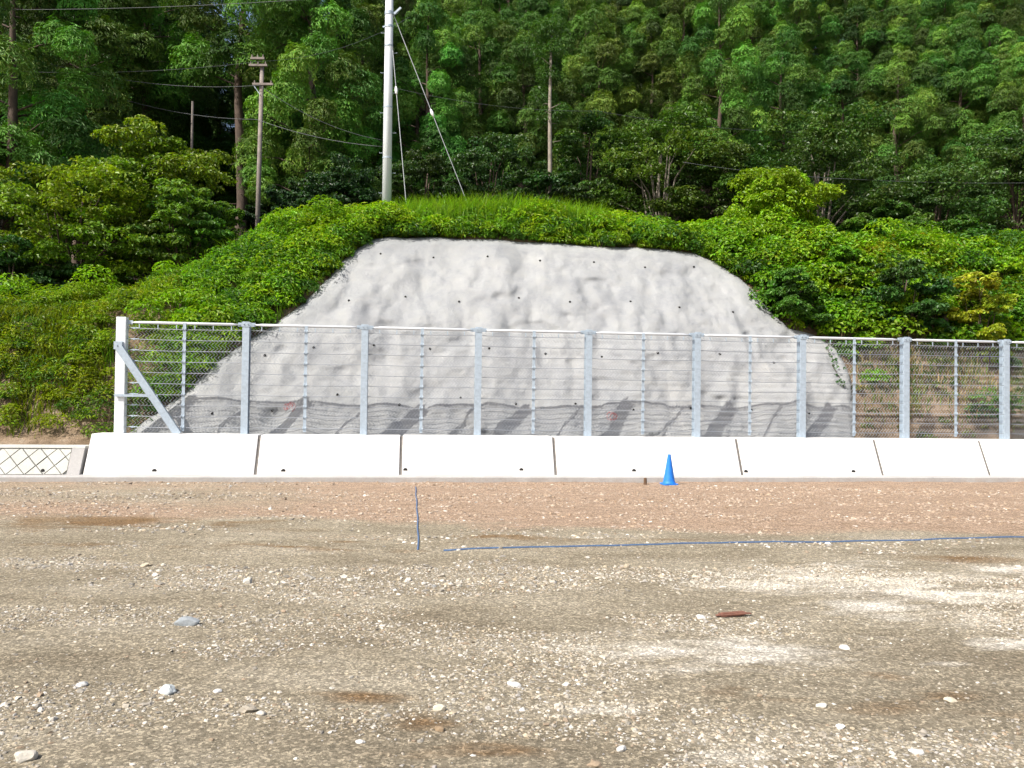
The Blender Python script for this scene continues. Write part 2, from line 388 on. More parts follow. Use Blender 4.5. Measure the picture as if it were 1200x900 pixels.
POLY = np.array([hit_shell(*q) for q in OUT_PX]); POLY[-2:, 1] = 0.2
def poly_sd(u, z, P=None):
    P = POLY if P is None else P
    u = np.asarray(u, float); z = np.asarray(z, float); d = np.full(u.shape, 1e9); ins = np.zeros(u.shape, bool)
    for i in range(len(P)):
        a = P[i]; b = P[(i+1) % len(P)]; ex, ez = b-a; L = ex*ex+ez*ez+1e-12
        t = np.clip(((u-a[0])*ex+(z-a[1])*ez)/L, 0, 1)
        d = np.minimum(d, np.hypot(u-a[0]-t*ex, z-a[1]-t*ez))
        c = ((a[1] > z) != (b[1] > z)) & (u < (b[0]-a[0])*(z-a[1])/(b[1]-a[1]+1e-12)+a[0]); ins ^= c
    return np.where(ins, -d, d)
CREST_PX = [(-300, 400), (-100, 392), (0, 385), (100, 380), (150, 378), (200, 358), (250, 332), (290, 298), (340, 284), (420, 277), (520, 273), (600, 273), (700, 279), (800, 288), (850, 295), (900, 300), (1000, 303), (1100, 300), (1200, 296), (1400, 290), (1700, 285)]
CR_T = np.array([hitv(a, b, 5.6) for a, b in CREST_PX])
_zt = np.concatenate([np.linspace(-2, 14, 200), [30.0, 60.0, 140.0]]); _vt = f_shell(_zt) + 0.28
def H(u, v):
    u = np.asarray(u, float); v = np.asarray(v, float)
    C = np.interp(u, CR_T[:, 0], CR_T[:, 1])
    near = np.interp(v, [-0.4, -0.2, -0.1, 0.75], [-0.2, 0.5, 0.72, 1.08])
    face = np.interp(v, _vt, _zt)
    face = np.where(v < 0.8, near, np.maximum(face, 1.05))
    rid = 40 + 0*u
    back = 0.13*np.clip(v-5.5, 0, 20.5) + 0.95*np.clip(v-26, 0, 55)*np.interp(u, [-40, -14, -5, 20], [0.42, 0.45, 0.9, 1.0])
    back -= 0.25*np.clip(v-95, 0, 400)
    top = C + back
    k = 0.45; h = np.clip(0.5+0.5*(top-face)/k, 0, 1)
    z = top*(1-h) + face*h - k*h*(1-h)
    z = z + sstep(1.4, 4, v)*0.55*(fbm(u*0.35, v*0.35, 31, 4)-0.5)*np.where(v > 7, 1.6, 0.55)
    return z
hu = np.concatenate([np.arange(-140, -24, 3.0), np.arange(-24, 24, 0.25), np.arange(24, 160, 3.0)])
hv = np.concatenate([np.arange(-0.4, 9, 0.15), np.arange(9, 40, 0.8), np.arange(40, 330, 5.0)])
HU, HV = np.meshgrid(hu, hv); HZ = H(HU, HV)
sd_h = poly_sd(HU, HZ); HZ = np.where((sd_h < -0.1) & (HV < 6.4) & (HV > 0.5), HZ-0.55, HZ)
def W_np(u, v, z):
    u = np.asarray(u, float); v = np.asarray(v, float); z = np.asarray(z, float)
    return np.stack([FO.x + E.x*u + N.x*v, FO.y + E.y*u + N.y*v, z], -1)
nx, ny = len(hu), len(hv); I = np.arange(nx*ny).reshape(ny, nx)
F = np.stack([I[:-1, :-1], I[:-1, 1:], I[1:, 1:], I[1:, :-1]], -1).reshape(-1, 4)
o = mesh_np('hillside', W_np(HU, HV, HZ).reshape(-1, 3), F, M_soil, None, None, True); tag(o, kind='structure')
def Hxy(x, y):
    u, v = to_uv(Vector((x, y, 0))); return float(H(u, v))

# sprayed concrete slope
slope = empty('concrete_slope', W(0, 0, 0), FA, 'lumpy grey sprayed-concrete slope rising behind the steel mesh fence', 'concrete slope')
su = np.arange(POLY[:, 0].min()-0.6, POLY[:, 0].max()+0.6, 0.05); sz = np.arange(0.3, POLY[:, 1].max()+0.5, 0.045)
SU, SZ = np.meshgrid(su, sz)
def shell_v(u, z):
    sd = poly_sd(u, z)
    sd = sd + 0.05*(fbm(u*1.0, z*1.0, 44, 2)-0.5)
    wx = u + 0.5*fbm(u*0.6, z*0.6, 47, 3); wz = z
    b = 0.75*(fbm(wx*0.75, wz*0.45, 41, 3)-0.5)*(0.5+0.5*sstep(2.0, 3.5, z)) + 0.30*(fbm(wx*1.5, wz*1.1, 42, 2)-0.5) + 0.08*(fbm(wx*3.2+0.6*wz, wz*2.6, 45, 3)-0.5) + 0.05*(fbm(wx*7.0, wz*7.0, 43, 3)-0.5)
    lump = np.clip(fbm(u*1.4, z*1.9, 48, 2)-0.62, 0, 1); b -= 0.5*lump
    b = b*(1-0.55*sstep(-0.9, -0.1, sd))*(1-0.25*sstep(4.5, 7.0, z))
    v = f_shell(z) - b*0.9
    v += np.where(sd > -0.35, 0.55*(sd+0.35)**2/0.35, 0)*np.where(sd < 0.0, 1, 1)
    v += np.where(sd > 0, 1.5*sd, 0)
    return v, sd
SV, SSD = shell_v(SU, SZ)
keep = (SSD[:-1, :-1] < 0.28) & (SSD[1:, 1:] < 0.28)
nx, ny = len(su), len(sz); I = np.arange(nx*ny).reshape(ny, nx)
F = np.stack([I[:-1, :-1], I[:-1, 1:], I[1:, 1:], I[1:, :-1]], -1)[keep]
used = np.unique(F); rm = np.full(nx*ny, -1); rm[used] = np.arange(len(used))
o = mesh_np('sprayed_surface', np.stack([SU, SV, SZ], -1).reshape(-1, 3)[used], rm[F], M_shot, slope, None, True)
for px, py in [(508, 301), (571, 301), (633, 305), (696, 307), (756, 313), (475, 347), (538, 353), (608, 349), (667, 354), (737, 354), (793, 361), (409, 352), (438, 404), (504, 408), (573, 408), (540, 466), (468, 474), (605, 473), (675, 473), (741, 480), (767, 414),
               (814, 312), (857, 366), (841, 415), (947, 484), (310, 416), (368, 407), (249, 484), (318, 481), (446, 297), (395, 462), (640, 414), (705, 418), (810, 478), (880, 480), (905, 425)]:
    u, z = hit_shell(px, py); v = float(shell_v(np.array([u]), np.array([z]))[0][0])
    r = 0.034; mb = MB().tube([(u, v-0.035, z-0.01), (u, v+0.05, z)], r, 10)
    mb.build('drain_hole', M_dark, slope)
for px, py in ((718, 488), (338, 477)):
    u, z = hit_shell(px, py); mb = MB(); rr = random.Random(px)
    for k in range(5):
        pts = []; a0 = rr.uniform(0, 6.28); R_ = rr.uniform(0.04, 0.13)
        for j in range(9):
            a = a0 + j*0.5; uu = u+math.cos(a)*R_*rr.uniform(.7, 1.2)+0.03*(k-2); zz = z+math.sin(a)*R_*1.3
            pts.append((uu, float(shell_v(np.array([uu]), np.array([zz]))[0][0])-0.004, zz))
        mb.tube(pts, 0.012, 5)
    mb.build('spray_mark', M_red, slope)

# ------------------------------------------------------------------ retaining wall, footing, masonry
ft = MB().extrude([(-40, -1.35, -0.25), (-40, -1.35, 0.11), (-40, -1.33, 0.13), (-40, -0.3, 0.13), (-40, -0.3, -0.25)], (70, 0, 0))
foot = ft.build('concrete_footing', M_foot); foot.location = W(0, 0, 0); foot.rotation_euler = (0, 0, FA)
tag(foot, 'low grey concrete footing strip along the foot of the white wall', 'footing')
jx = [98+6, 302, 470, 650, 866, 1029, 1153]
ju = [hitv(104, 520, -0.6)[0]] + [hitv(a, 530, -0.65)[0] for a in jx[1:]]
ju.append(ju[-1]+3.6)
drains = [[(181, 552), (332-3, 552)][:1], [(332, 552)], [(475, 551), (611, 551)], [(743, 552)], [(874, 553), (1000, 553)], [], []]
seg_labels = ['white concrete wall segment at the end beside the masonry, below the braced end post',
              'white concrete wall segment second from the masonry end, one drain hole near its left joint',
              'white concrete wall segment with two drain holes, left of the segment behind the cone',
              'white concrete wall segment directly behind the blue traffic cone',
              'white concrete wall segment with two drain holes, right of the blue cone',
              'narrow white concrete wall segment without drain holes, third right of the cone segment joint',
              'white concrete wall segment cut off by the right edge of the photo']
seg_labels[5] = 'narrow white concrete wall segment without holes, between two slanting joints near the right edge'
def wall_face_v(z): return -0.45 - 0.45*(1.1-z)/0.97
for i in range(7):
    a, b = ju[i], ju[i+1]; g = 0.034; a1 = a + (g if i else 0); b1 = b - g; um = (a1+b1)/2
    root = empty('wall_segment', W(um, 0, 0), FA, seg_labels[i], 'concrete wall', 'cast segments of the white concrete wall')
    zt = 1.1 + random.uniform(-0.006, 0.006)
    prof = [(wall_face_v(0.02), 0.02), (wall_face_v(zt), zt), (0.2, zt), (0.2, 0.02)]
    MB().extrude([(a1-um, p[0], p[1]) for p in prof], (b1-a1, 0, 0)).build('wall_face', M_wall, root, bevel=0.018)
    if i < 6:
        MB().extrude([(b1-um-0.002, p[0]+(0.03 if k < 2 else -0.03), p[1]-(0.03 if k in (1, 2) else 0)) for k, p in enumerate(prof)], (2*g+0.004, 0, 0)).build('joint_strip', M_joint, root)
    for px, py in drains[i]:
        u, z = hitv(px, py, -0.85); vv = wall_face_v(z)
        MB().tube([(u-um, vv-0.006, z), (u-um, vv+0.02, z)], 0.055, 16).build('drain_hole', M_dark, root)

# block masonry left of the wall
ue = ju[0]-0.06; ul = ue-13.0
mz0, mz1 = 0.12, 0.80
root = empty('masonry_wall', W(ue, 0, 0), FA, 'low retaining wall of diamond-laid concrete blocks left of the white wall', 'block wall')
def mv(z): return -0.93 + 0.46*(z-mz0)
MB().extrude([(ul-ue, mv(0.0)+0.06, 0.0), (ul-ue, mv(mz1-.03)+0.06, mz1-0.03), (ul-ue, -0.15, mz1-0.03), (ul-ue, -0.15, 0.0)], (ue-ul-0.02, 0, 0)).build('mortar_backing', M_blockback, root)
MB().extrude([(ul-ue, mv(mz1-.05)-0.01, mz1-0.05), (ul-ue, mv(mz1)-0.01, mz1+0.004), (ul-ue, -0.16, mz1+0.004), (ul-ue, -0.16, mz1-0.05)], (ue-ul, 0, 0)).build('coping', M_block, root, bevel=0.008)
MB().extrude([(-0.30, mv(0.05)-0.015, 0.05), (-0.30, mv(mz1-.052)-0.015, mz1-0.052), (-0.30, -0.17, mz1-0.052), (-0.30, -0.17, 0.05)], (0.295, 0, 0)).build('end_pillar', M_foot, root, bevel=0.008)
def clip(poly, x0, x1, y0, y1):
    for ax, lim, sg in ((0, x0, 1), (0, x1, -1), (1, y0, 1), (1, y1, -1)):
        outp = []
        for i in range(len(poly)):
            p, q = poly[i], poly[(i+1) % len(poly)]; dp = (p[ax]-lim)*sg; dq = (q[ax]-lim)*sg
            if dp >= 0: outp.append(p)
            if dp*dq < 0: t = dp/(dp-dq); outp.append((p[0]+t*(q[0]-p[0]), p[1]+t*(q[1]-p[1])))
        poly = outp
        if not poly: return []
    return poly
mb = MB(); D = 0.42; s_ = 0.5*D
S0 = 0.02; x1c = -0.31; y0c, y1c = mz0+0.02, mz1-0.075
for i in range(-34, 3):
    for j in range(-1, 4):
        cx = i*D + (s_ if j % 2 else 0) - 0.2; cy = 0.34 + (j-1)*s_
        hw = s_-0.007
        pl = clip([(cx-hw, cy), (cx, cy-hw), (cx+hw, cy), (cx, cy+hw)], ul-ue, x1c, y0c, y1c)
        if len(pl) < 3: continue
        a = abs(sum(pl[k][0]*pl[(k+1) % len(pl)][1]-pl[(k+1) % len(pl)][0]*pl[k][1] for k in range(len(pl))))/2
        if a < 0.004: continue
        pr = random.uniform(0, 0.028)
        cxm = sum(p[0] for p in pl)/len(pl); cym = sum(p[1] for p in pl)/len(pl); n = len(pl)
        base = [(p[0], mv(p[1])+0.065, p[1]) for p in pl]
        fr = [(cxm+(p[0]-cxm)*.95, mv(cym+(p[1]-cym)*.95)-pr, cym+(p[1]-cym)*.95) for p in pl]
        mb.add(base+fr, [tuple(range(n, 2*n))] + [(k, (k+1) % n, n+(k+1) % n, n+k) for k in range(n)])
mb.build('diamond_blocks', M_block, root)
u, z = hitv(51, 551, -0.85); MB().tube([(u-ue, mv(z)-0.03, z), (u-ue, mv(z)+0.04, z)], 0.036, 12).build('drain_hole', M_dark, root)

# ------------------------------------------------------------------ rockfall fence
P_PX = [142, 288, 427, 560, 689, 816, 939, 1060, 1177]
PU = [hitv(a, 450, 0)[0] for a in P_PX]
print('post spacing', [round(PU[i+1]-PU[i], 2) for i in range(8)])
PU += [PU[-1]+3.0]
f0 = PU[0]; ZB, ZT = 1.1, 4.0
fence = empty('rockfall_fence', W(f0, 0, ZB), FA, 'galvanised steel rockfall fence with wire mesh standing on the white wall', 'fence')
HT = ZT-ZB
def post_mb(w_, d_, t_=0.014):
    mb = MB(); mb.box((0, -d_/2, HT/2-0.1), (w_, t_, HT+0.2)); mb.box((0, d_/2, HT/2-0.1), (w_, t_, HT+0.2)); mb.box((0, 0, HT/2-0.1), (t_*0.8, d_-t_-0.001, HT+0.196)); return mb
pm = None
for i, u in enumerate(PU):
    if i == 0:
        mb = MB(); mb.box((0, 0, HT/2), (0.24, 0.2, HT+0.1))
        p = mb.build('post', M_endpost, fence, bevel=0.012); p['label'] = 'wide pale end post'
        continue
    if pm is None:
        pm = post_mb(0.175, 0.2).build('post', M_steel, fence, bevel=0.003); pm.location = (u-f0, 0, 0); p = pm
        br = MB()
        for s in (-1, 1):
            br.box((s*0.15, 0, HT-0.07), (0.14, 0.012, 0.10)); br.tube([(s*0.19, -0.03, HT-0.07), (s*0.19, 0.03, HT-0.07)], 0.022, 8)
        br.box((0, -0.112, HT-0.07), (0.2, 0.012, 0.12)); br.tube([(-0.05, -0.14, HT-0.06), (-0.05, -0.11, HT-0.06)], 0.018, 6); br.tube([(0.05, -0.14, HT-0.06), (0.05, -0.11, HT-0.06)], 0.018, 6)
        b0 = br.build('bracket', M_steel, pm)
    else:
        p = pm.copy(); COL.objects.link(p); p.location = (u-f0, 0, 0); b = b0.copy(); COL.objects.link(b); b.parent = p
# rails, spacers, mesh: one of each per bay
NC = 10
cz = [HT-0.22-k*(HT-0.38)/(NC-1) for k in range(NC)]
def bay_len(i): return PU[i+1]-PU[i]
for i in range(9):
    L = bay_len(i); x0 = PU[i]-f0
    mb = MB(); zr = HT-0.075; a, b = 0.2, L-0.2
    if i == 0: a = 0.24
    mb.tube([(x0+a, 0, zr), (x0+a+0.14, 0, zr), (x0+a+0.16, 0, zr), (x0+b-0.16, 0, zr), (x0+b-0.14, 0, zr), (x0+b, 0, zr)], [0.018, 0.03, 0.037, 0.037, 0.03, 0.018], 12)
    r = mb.build('top_rail', M_rail, fence, True)
    if i == 0:
        q = MB().box((x0+0.19, 0, zr), (0.12, 0.012, 0.10)).build('bracket', M_steel, r)
    for k in range(6):
        xx = x0 + a+0.18 + (b-a-0.36)*k/5; MB().bar((xx, -0.02, zr-0.045), (xx, -0.02, cz[0]-0.01), 0.014, 0.022, (1, 0, 0)).build('hanger', M_steel, r)
    ms = MB(); xs = x0+L/2
    ms.box((xs, -0.042, (cz[0]+cz[-1])/2+0.03), (0.075, 0.012, cz[0]-cz[-1]+0.26))
    for k in range(NC):
        ms.box((xs, -0.055, cz[k]), (0.10, 0.022, 0.045)); ms.tube([(xs-0.035, -0.055, cz[k]+0.04), (xs-0.035, -0.08, cz[k]), (xs-0.035, -0.055, cz[k]-0.04)], 0.008, 5); ms.tube([(xs+0.035, -0.055, cz[k]+0.04), (xs+0.035, -0.08, cz[k]), (xs+0.035, -0.055, cz[k]-0.04)], 0.008, 5)
    ms.build('spacer_bar', M_steel, fence)
for k in range(NC):
    pts = []
    for i in range(9):
        for s in range(4):
            t = s/4; x = PU[i]-f0 + t*bay_len(i); pts.append((max(x, 0.1), 0.115+0.004*math.sin(9*x+k), cz[k]-0.018*math.sin(math.pi*t)))
    pts = [(p[0], -0.02, p[2]) for p in pts]
    c = MB().tube(pts, 0.0095, 6).build('cable', M_wire, fence, True)
    mc = MB(); mc.tube([(0.13, -0.02, cz[k]), (0.26, -0.02, cz[k]), (0.30, -0.02, cz[k]), (0.42, -0.02, cz[k])], [0.008, 0.010, 0.02, 0.010], 8)
    mc.box((0.30, -0.02, cz[k]), (0.05, 0.04, 0.045)); mc.build('cable_clamp', M_steel, c)
# chain-link mesh (zigzag wires), one panel per bay
def chain(L, h, cell=0.088, r=0.0052):
    nxw = int(L/cell); nz = int(h/(cell*0.9)); vv = []; ff = []
    zz = np.arange(nz+1)*(h/nz)
    V = []; Fc = []; base = 0
    for i in range(nxw):
        x = i*cell + np.where(np.arange(nz+1) % 2 == 0, 0, cell)*1.0 + 0.0
        y = np.where(np.arange(nz+1) % 2 == 0, -1, 1)*r*0.6
        ring = []
        for (dx, dy) in ((-r, 0), (0, -r), (r, 0), (0, r)):
            ring.append(np.stack([x+dx*1.2, y+dy, zz], -1))
        R_ = np.stack(ring, 1).reshape(-1, 3); V.append(R_)
        idx = np.arange(nz)
        for q in range(4):
            q2 = (q+1) % 4
            Fc.append(np.stack([base+idx*4+q, base+idx*4+q2, base+(idx+1)*4+q2, base+(idx+1)*4+q], -1))
        base += len(R_)
    return np.concatenate(V), np.concatenate(Fc)
CV, CF = chain(2.8, HT-0.16)
mesh0 = None
for i in range(9):
    L = bay_len(i)
    if mesh0 is None: mo = mesh_np('wire_mesh', CV, CF, M_mesh, fence); mesh0 = mo
    else: mo = mesh0.copy(); COL.objects.link(mo)
    mo.location = (PU[i]-f0+0.1, 0.03, 0.02); mo.scale = ((L-0.2)/2.8, 1, 1)
# end brace and strut
brc = MB(); p0 = Vector((-0.03, -0.19, 2.2)); u2 = hitv(208, 508, -0.2)[0]-f0; p1 = Vector((u2, -0.19, -0.02))
brc.bar(p0, p1, 0.16, 0.014, (0, 0, 1)); d = (p1-p0).normalized(); nn = Vector((0, 1, 0)).cross(d).normalized()
for s in (-1, 1): brc.bar(p0+nn*0.083*s+Vector((0, 0.0, 0)), p1+nn*0.083*s+Vector((0, 0.0, 0)), 0.10, 0.012, nn)
b_ = MB()
b_.v = []; 
brace = MB()
brace.bar(p0, p1, 0.014, 0.155, nn)
for s in (-1, 1): brace.bar(p0+nn*0.084*s+Vector((0, 0.04, 0)), p1+nn*0.084*s+Vector((0, 0.04, 0)), 0.095, 0.012, nn)
o = brace.build('brace', M_steel, fence); 
mb = MB(); mb.box((-0.03, -0.15, 2.22), (0.2, 0.09, 0.2)); mb.tube([(-0.05, -0.215, 2.22), (-0.05, -0.19, 2.22)], 0.02, 6); mb.build('brace_bracket', M_steel, o)
st = MB(); st.box((0.42, -0.13, 0.98), (1.05, 0.05, 0.012)); st.box((0.42, -0.155, 0.955), (1.05, 0.012, 0.06)); st.build('strut', M_steel, fence)

# ------------------------------------------------------------------ foliage builders
def unit(a): return a/np.maximum(np.linalg.norm(a, axis=-1, keepdims=True), 1e-9)
def leaf_mesh(pos, nrm, axis_, ln, wd, col, fold=0.25):
    n = len(pos); nrm = unit(nrm); ax = unit(axis_ - nrm*np.sum(axis_*nrm, -1, keepdims=True)); sd = np.cross(nrm, ax)
    ln = np.broadcast_to(np.asarray(ln, float), (n,))[:, None]; wd = np.broadcast_to(np.asarray(wd, float), (n,))[:, None]
    b = pos - ax*ln*0.5; tip = pos + ax*ln*0.5 - nrm*ln*0.12
    l = pos - ax*ln*0.06 + sd*wd*0.5 + nrm*wd*fold; r = pos - ax*ln*0.06 - sd*wd*0.5 + nrm*wd*fold
    V = np.stack([b, r, tip, l], 1).reshape(-1, 3); k = np.arange(n)[:, None]*4
    Fa = np.concatenate([k+np.array([0, 1, 2]), k+np.array([0, 2, 3])], 0)
    return V, Fa, np.repeat(col, 4, 0)
def rdir(n, r=rng):
    v = r.normal(size=(n, 3)); return unit(v)
class Leaves:
    def __init__(s): s.V = []; s.F = []; s.C = []; s.n = 0
    def add(s, V, F, C): s.V.append(V); s.F.append(F+s.n); s.C.append(C); s.n += len(V)
    def build(s, name, mat, parent=None): return mesh_np(name, np.concatenate(s.V), np.concatenate(s.F), mat, parent, np.concatenate(s.C))
def jitter_col(base, n, r, sv=0.25, sh=0.12):
    base = np.broadcast_to(np.asarray(base, float), (n, 3)); k = 1 + sv*r.normal(size=(n, 1)); c = base*np.clip(k, 0.35, 1.9)
    c = c*(1+sh*r.normal(size=(n, 3))*np.array([1, .4, .8])); return np.clip(c, 0.003, 0.9)
def clumps(lv, cen, rad, m, base, r, ln=0.14, asp=0.6, flat=0.8, up=0.5, low=-0.15, sv=0.22):
    """domes of leaves: cen (K,3), rad (K,), base (K,3)"""
    K = len(cen)
    if K == 0: return
    d = rdir(K*m, r); d[:, 2] = np.abs(d[:, 2])*(1-low) + low
    d = unit(d); c = np.repeat(cen, m, 0); rr = np.repeat(rad, m)[:, None]
    p = c + d*rr*(0.45+0.55*r.random((K*m, 1))**0.5)*np.array([1, 1, flat])
    nr = d*0.7 + np.array([0, 0, up]) + 0.45*r.normal(size=(K*m, 3))
    ax = d + 0.6*r.normal(size=(K*m, 3)) + np.array([0, 0, -0.25])
    cc = jitter_col(np.repeat(base, m, 0), K*m, r, sv)
    s = ln*(0.6+0.8*r.random(K*m))
    lv.add(*leaf_mesh(p, nr, ax, s, s*asp, cc))

# ---- cedars
def cedar_mesh(seed, Ht=21.0, cb=0.2, R=3.0, npuff=60, m=1500):
    r = np.random.default_rng(seed); lv = Leaves(); cen = []; rad = []; bas = []
    for k in range(npuff):
        t = (k+r.random())/npuff; t = 1-(1-t)**0.8
        h = cb + (1-cb)*t
        prof = R*(min(1, 0.7+1.6*t))*(1-t**2.6)**0.75 + 0.1
        a = k*2.39996 + r.normal()*0.35; q = prof*(0.62+0.55*r.random()**0.6)
        if k % 9 == 0: q *= 0.35
        pr_ = (0.75+0.50*r.random())*(1-0.1*t)
        cen.append((math.cos(a)*q, math.sin(a)*q, h*Ht - 0.12*q + r.normal()*0.4)); rad.append(pr_)
        b = np.array((0.082, 0.190, 0.022))*(0.45+0.95*r.random()); b[0] *= 0.75+0.65*r.random(); bas.append(b)
    cen = np.array(cen); rad = np.array(rad); bas = np.array(bas)
    K = len(cen); d = rdir(K*m, r); d[:, 2] = np.where(d[:, 2] < -0.35, -d[:, 2], d[:, 2]); d = unit(d)
    c = np.repeat(cen, m, 0); rr = np.repeat(rad, m)[:, None]
    bump_ = 1 + 0.16*np.sin(d[:, :1]*6+c[:, :1]*3)*np.sin(d[:, 1:2]*6+c[:, 1:2]*5) + 0.12*np.sin(d[:, 2:3]*9+c[:, 2:3]*4)
    p = c + d*rr*bump_*(0.72+0.28*r.random((K*m, 1))**0.5)*np.array([1, 1, 1.2])
    nr = d*1.0 + np.array([0, 0, 0.2]) + 0.24*r.normal(size=(K*m, 3))
    ax = np.array([0, 0, 0.7]) + 0.5*r.normal(size=(K*m, 3)) + d*0.7
    cc = jitter_col(np.repeat(bas, m, 0), K*m, r, 0.15)
    s = 0.20*(0.6+0.8*r.random(K*m))
    lv.add(*leaf_mesh(p, nr, ax, s, s*0.24, cc, 0.15))
    mb = MB(); pts = []; rd = []
    for k in range(9):
        t = k/8; pts.append((0.12*math.sin(k*1.3+seed), 0.12*math.cos(k*1.7+seed), t*Ht*0.97)); rd.append(0.30*(1-t)+0.03)
    mb.tube([(0, 0, -0.6)]+pts, [0.36]+rd, 9)
    for k in range(0, K, 2):
        z0 = cen[k][2] - 0.25*math.hypot(cen[k][0], cen[k][1])
        mb.tube([(0, 0, z0-0.2), tuple(cen[k]*np.array([.6, .6, 1]) + np.array([0, 0, -0.15])), tuple(cen[k])], [0.05, 0.035, 0.015], 4, False)
    # dead stubs below the crown
    for k in range(14):
        z0 = Ht*(0.12+0.25*r.random()); a = r.random()*6.28; l = 0.5+0.8*r.random()
        mb.tube([(0, 0, z0), (math.cos(a)*l, math.sin(a)*l, z0-0.1)], [0.025, 0.008], 4, False)
    return lv, mb
def make_tree(name, lv, mb, leafm, barkm, loc):
    root = empty(name, loc); mb.build('trunk', barkm, root, True); lv.build('crown', leafm, root); return root
FAR_AWAY = (0, 0, -500)
cedars = []
for sd_, (ht, cb, R, n_) in enumerate([(19, 0.36, 2.9, 50), (21, 0.42, 2.8, 48), (18, 0.32, 2.8, 50), (23, 0.50, 2.8, 42), (18, 0.20, 3.1, 62)]):
    lv, mb = cedar_mesh(100+sd_, ht, cb, R, n_)
    cedars.append((lv, mb, ht)); 
cedar_proto = {}
def place_cedar(kind, x, y, s, label, group, name='cedar_tree', zoff=0.0):
    z = Hxy(x, y) - 0.1 + zoff
    if kind not in cedar_proto:
        root = make_tree(name, cedars[kind][0], cedars[kind][1], M_cedar, M_bark, (x, y, z)); cedar_proto[kind] = root
    else: root = copy_tree(cedar_proto[kind])
    root.location = (x, y, z); root.rotation_euler = (0, 0, random.uniform(0, 6.28)); root.scale = (s, s, s*random.uniform(0.95, 1.05))
    tag(root, label, 'tree', group); return root
def tree_px(px, d, kind, s, label, group=None):
    p = at(px, 300, d); return place_cedar(kind, p.x, d, s, label, group)
# front row (px, depth, kind, scale, label)
front = [(10, 31, 4, 1.0, 'sunlit cedar hanging over the top left corner, nearest of the left cedars'),
         (95, 42, 0, 1.1, 'dark cedar behind and right of the sunlit corner cedar'),
         (165, 45, 3, 1.0, 'shaded cedar above the leafy round tree, left of the sky gap'),
         (279, 41, 3, 1.12, 'tall cedar with a thick bare brown trunk left of the old utility pole'),
         (362, 40, 4, 1.0, 'bushy cedar right of the old utility pole'),
         (420, 47, 0, 0.9, 'cedar directly left of the white pole'),
         (498, 45, 4, 0.80, 'dark cedar right behind the guy wires of the white pole'),
         (560, 49, 0, 0.80, 'cedar behind the guy wire anchor, left of the pale bare trunk'),
         (612, 47, 2, 0.80, 'cedar just left of the pale bare trunk'),
         (700, 49, 0, 0.80, 'cedar just right of the pale bare trunk'),
         (762, 52, 2, 0.80, 'cedar behind the layered broadleaf tree in the middle of the forest edge'),
         (842, 47, 1, 0.80, 'cedar with a short bare trunk showing right of the middle of the forest'),
         (915, 51, 0, 0.75, 'cedar rising behind the vine covered shrub'),
         (985, 52, 4, 0.75, 'full sunlit cedar behind the wide broadleaf tree on the right'),
         (1050, 50, 2, 0.75, 'cedar third from the right edge in the front row of the forest'),
         (1125, 52, 0, 0.78, 'cedar second from the right edge in the front row of the forest'),
         (1200, 49, 4, 0.75, 'cedar at the right edge of the front row of the forest')]
for a in front: tree_px(a[0], a[1], a[2], a[3], a[4], 'cedars along the front of the forest')
zones = [(-2000, 330, 'shaded cedar in the dark forest left of the old utility pole'), (330, 640, 'cedar in the rear forest rows between old utility pole and pale trunk'), (640, 900, 'cedar in the rear forest rows right of the pale bare trunk'), (900, 3000, 'sunlit cedar in the rear forest rows above the right bank')]
rr = random.Random(5)
for row, d in enumerate([54, 58, 62.5, 67, 72, 78, 85, 92, 99]):
    x = -0.28*d; stepm = 4.0 + 0.15*row
    while x < 0.72*d + 3:
        xx = x + rr.uniform(-0.8, 0.8); dd = d + rr.uniform(-2.5, 2.5); px = 600 + xx/dd*FPX; x += stepm
        kind = rr.choice([0, 2, 4, 0, 1, 2, 1])
        zn = [z for z in zones if z[0] <= max(px, 331) < z[1]][0]
        place_cedar(kind, xx, dd, rr.uniform(0.62, 0.84), zn[2], zn[2].replace('cedar in', 'cedars in'))
for row, d in enumerate([50, 57, 65, 74]):
    x = -0.78*d
    while x < -0.28*d:
        xx = x + rr.uniform(-1, 1); dd = d + rr.uniform(-2.5, 2.5); px = 600 + xx/dd*FPX; x += 4.0
        if 195 < px < 290: continue
        place_cedar(rr.choice([3, 1, 0]) if row < 2 else rr.choice([0, 2, 4]), xx, dd, rr.uniform(0.95, 1.15), zones[0][2], zones[0][2].replace('cedar in', 'cedars in'))
for x, y, s_ in ((-34, 24.5, 1.3), (-30.5, 27.5, 1.25), (-38, 27, 1.35), (-42, 24, 1.3), (-27.5, 30.5, 1.15)):  # unseen cedars added out of view so their shadows darken the left forest
    place_cedar(4, x, y, s_, 'unseen tall cedar added out of view at left to shade the forest', 'unseen cedars added at left for shade')
for px, d, s_ in ((180, 56, 0.80), (212, 60, 0.70), (235, 66, 0.75), (255, 58, 0.66), (275, 66, 0.75), (300, 58, 0.80), (322, 64, 0.9), (150, 60, 0.9)):
    tree_px(px, d, 4, s_, 'low young cedar filling the dark gap under the bright sky patch', 'young cedars in the dark gap at left')
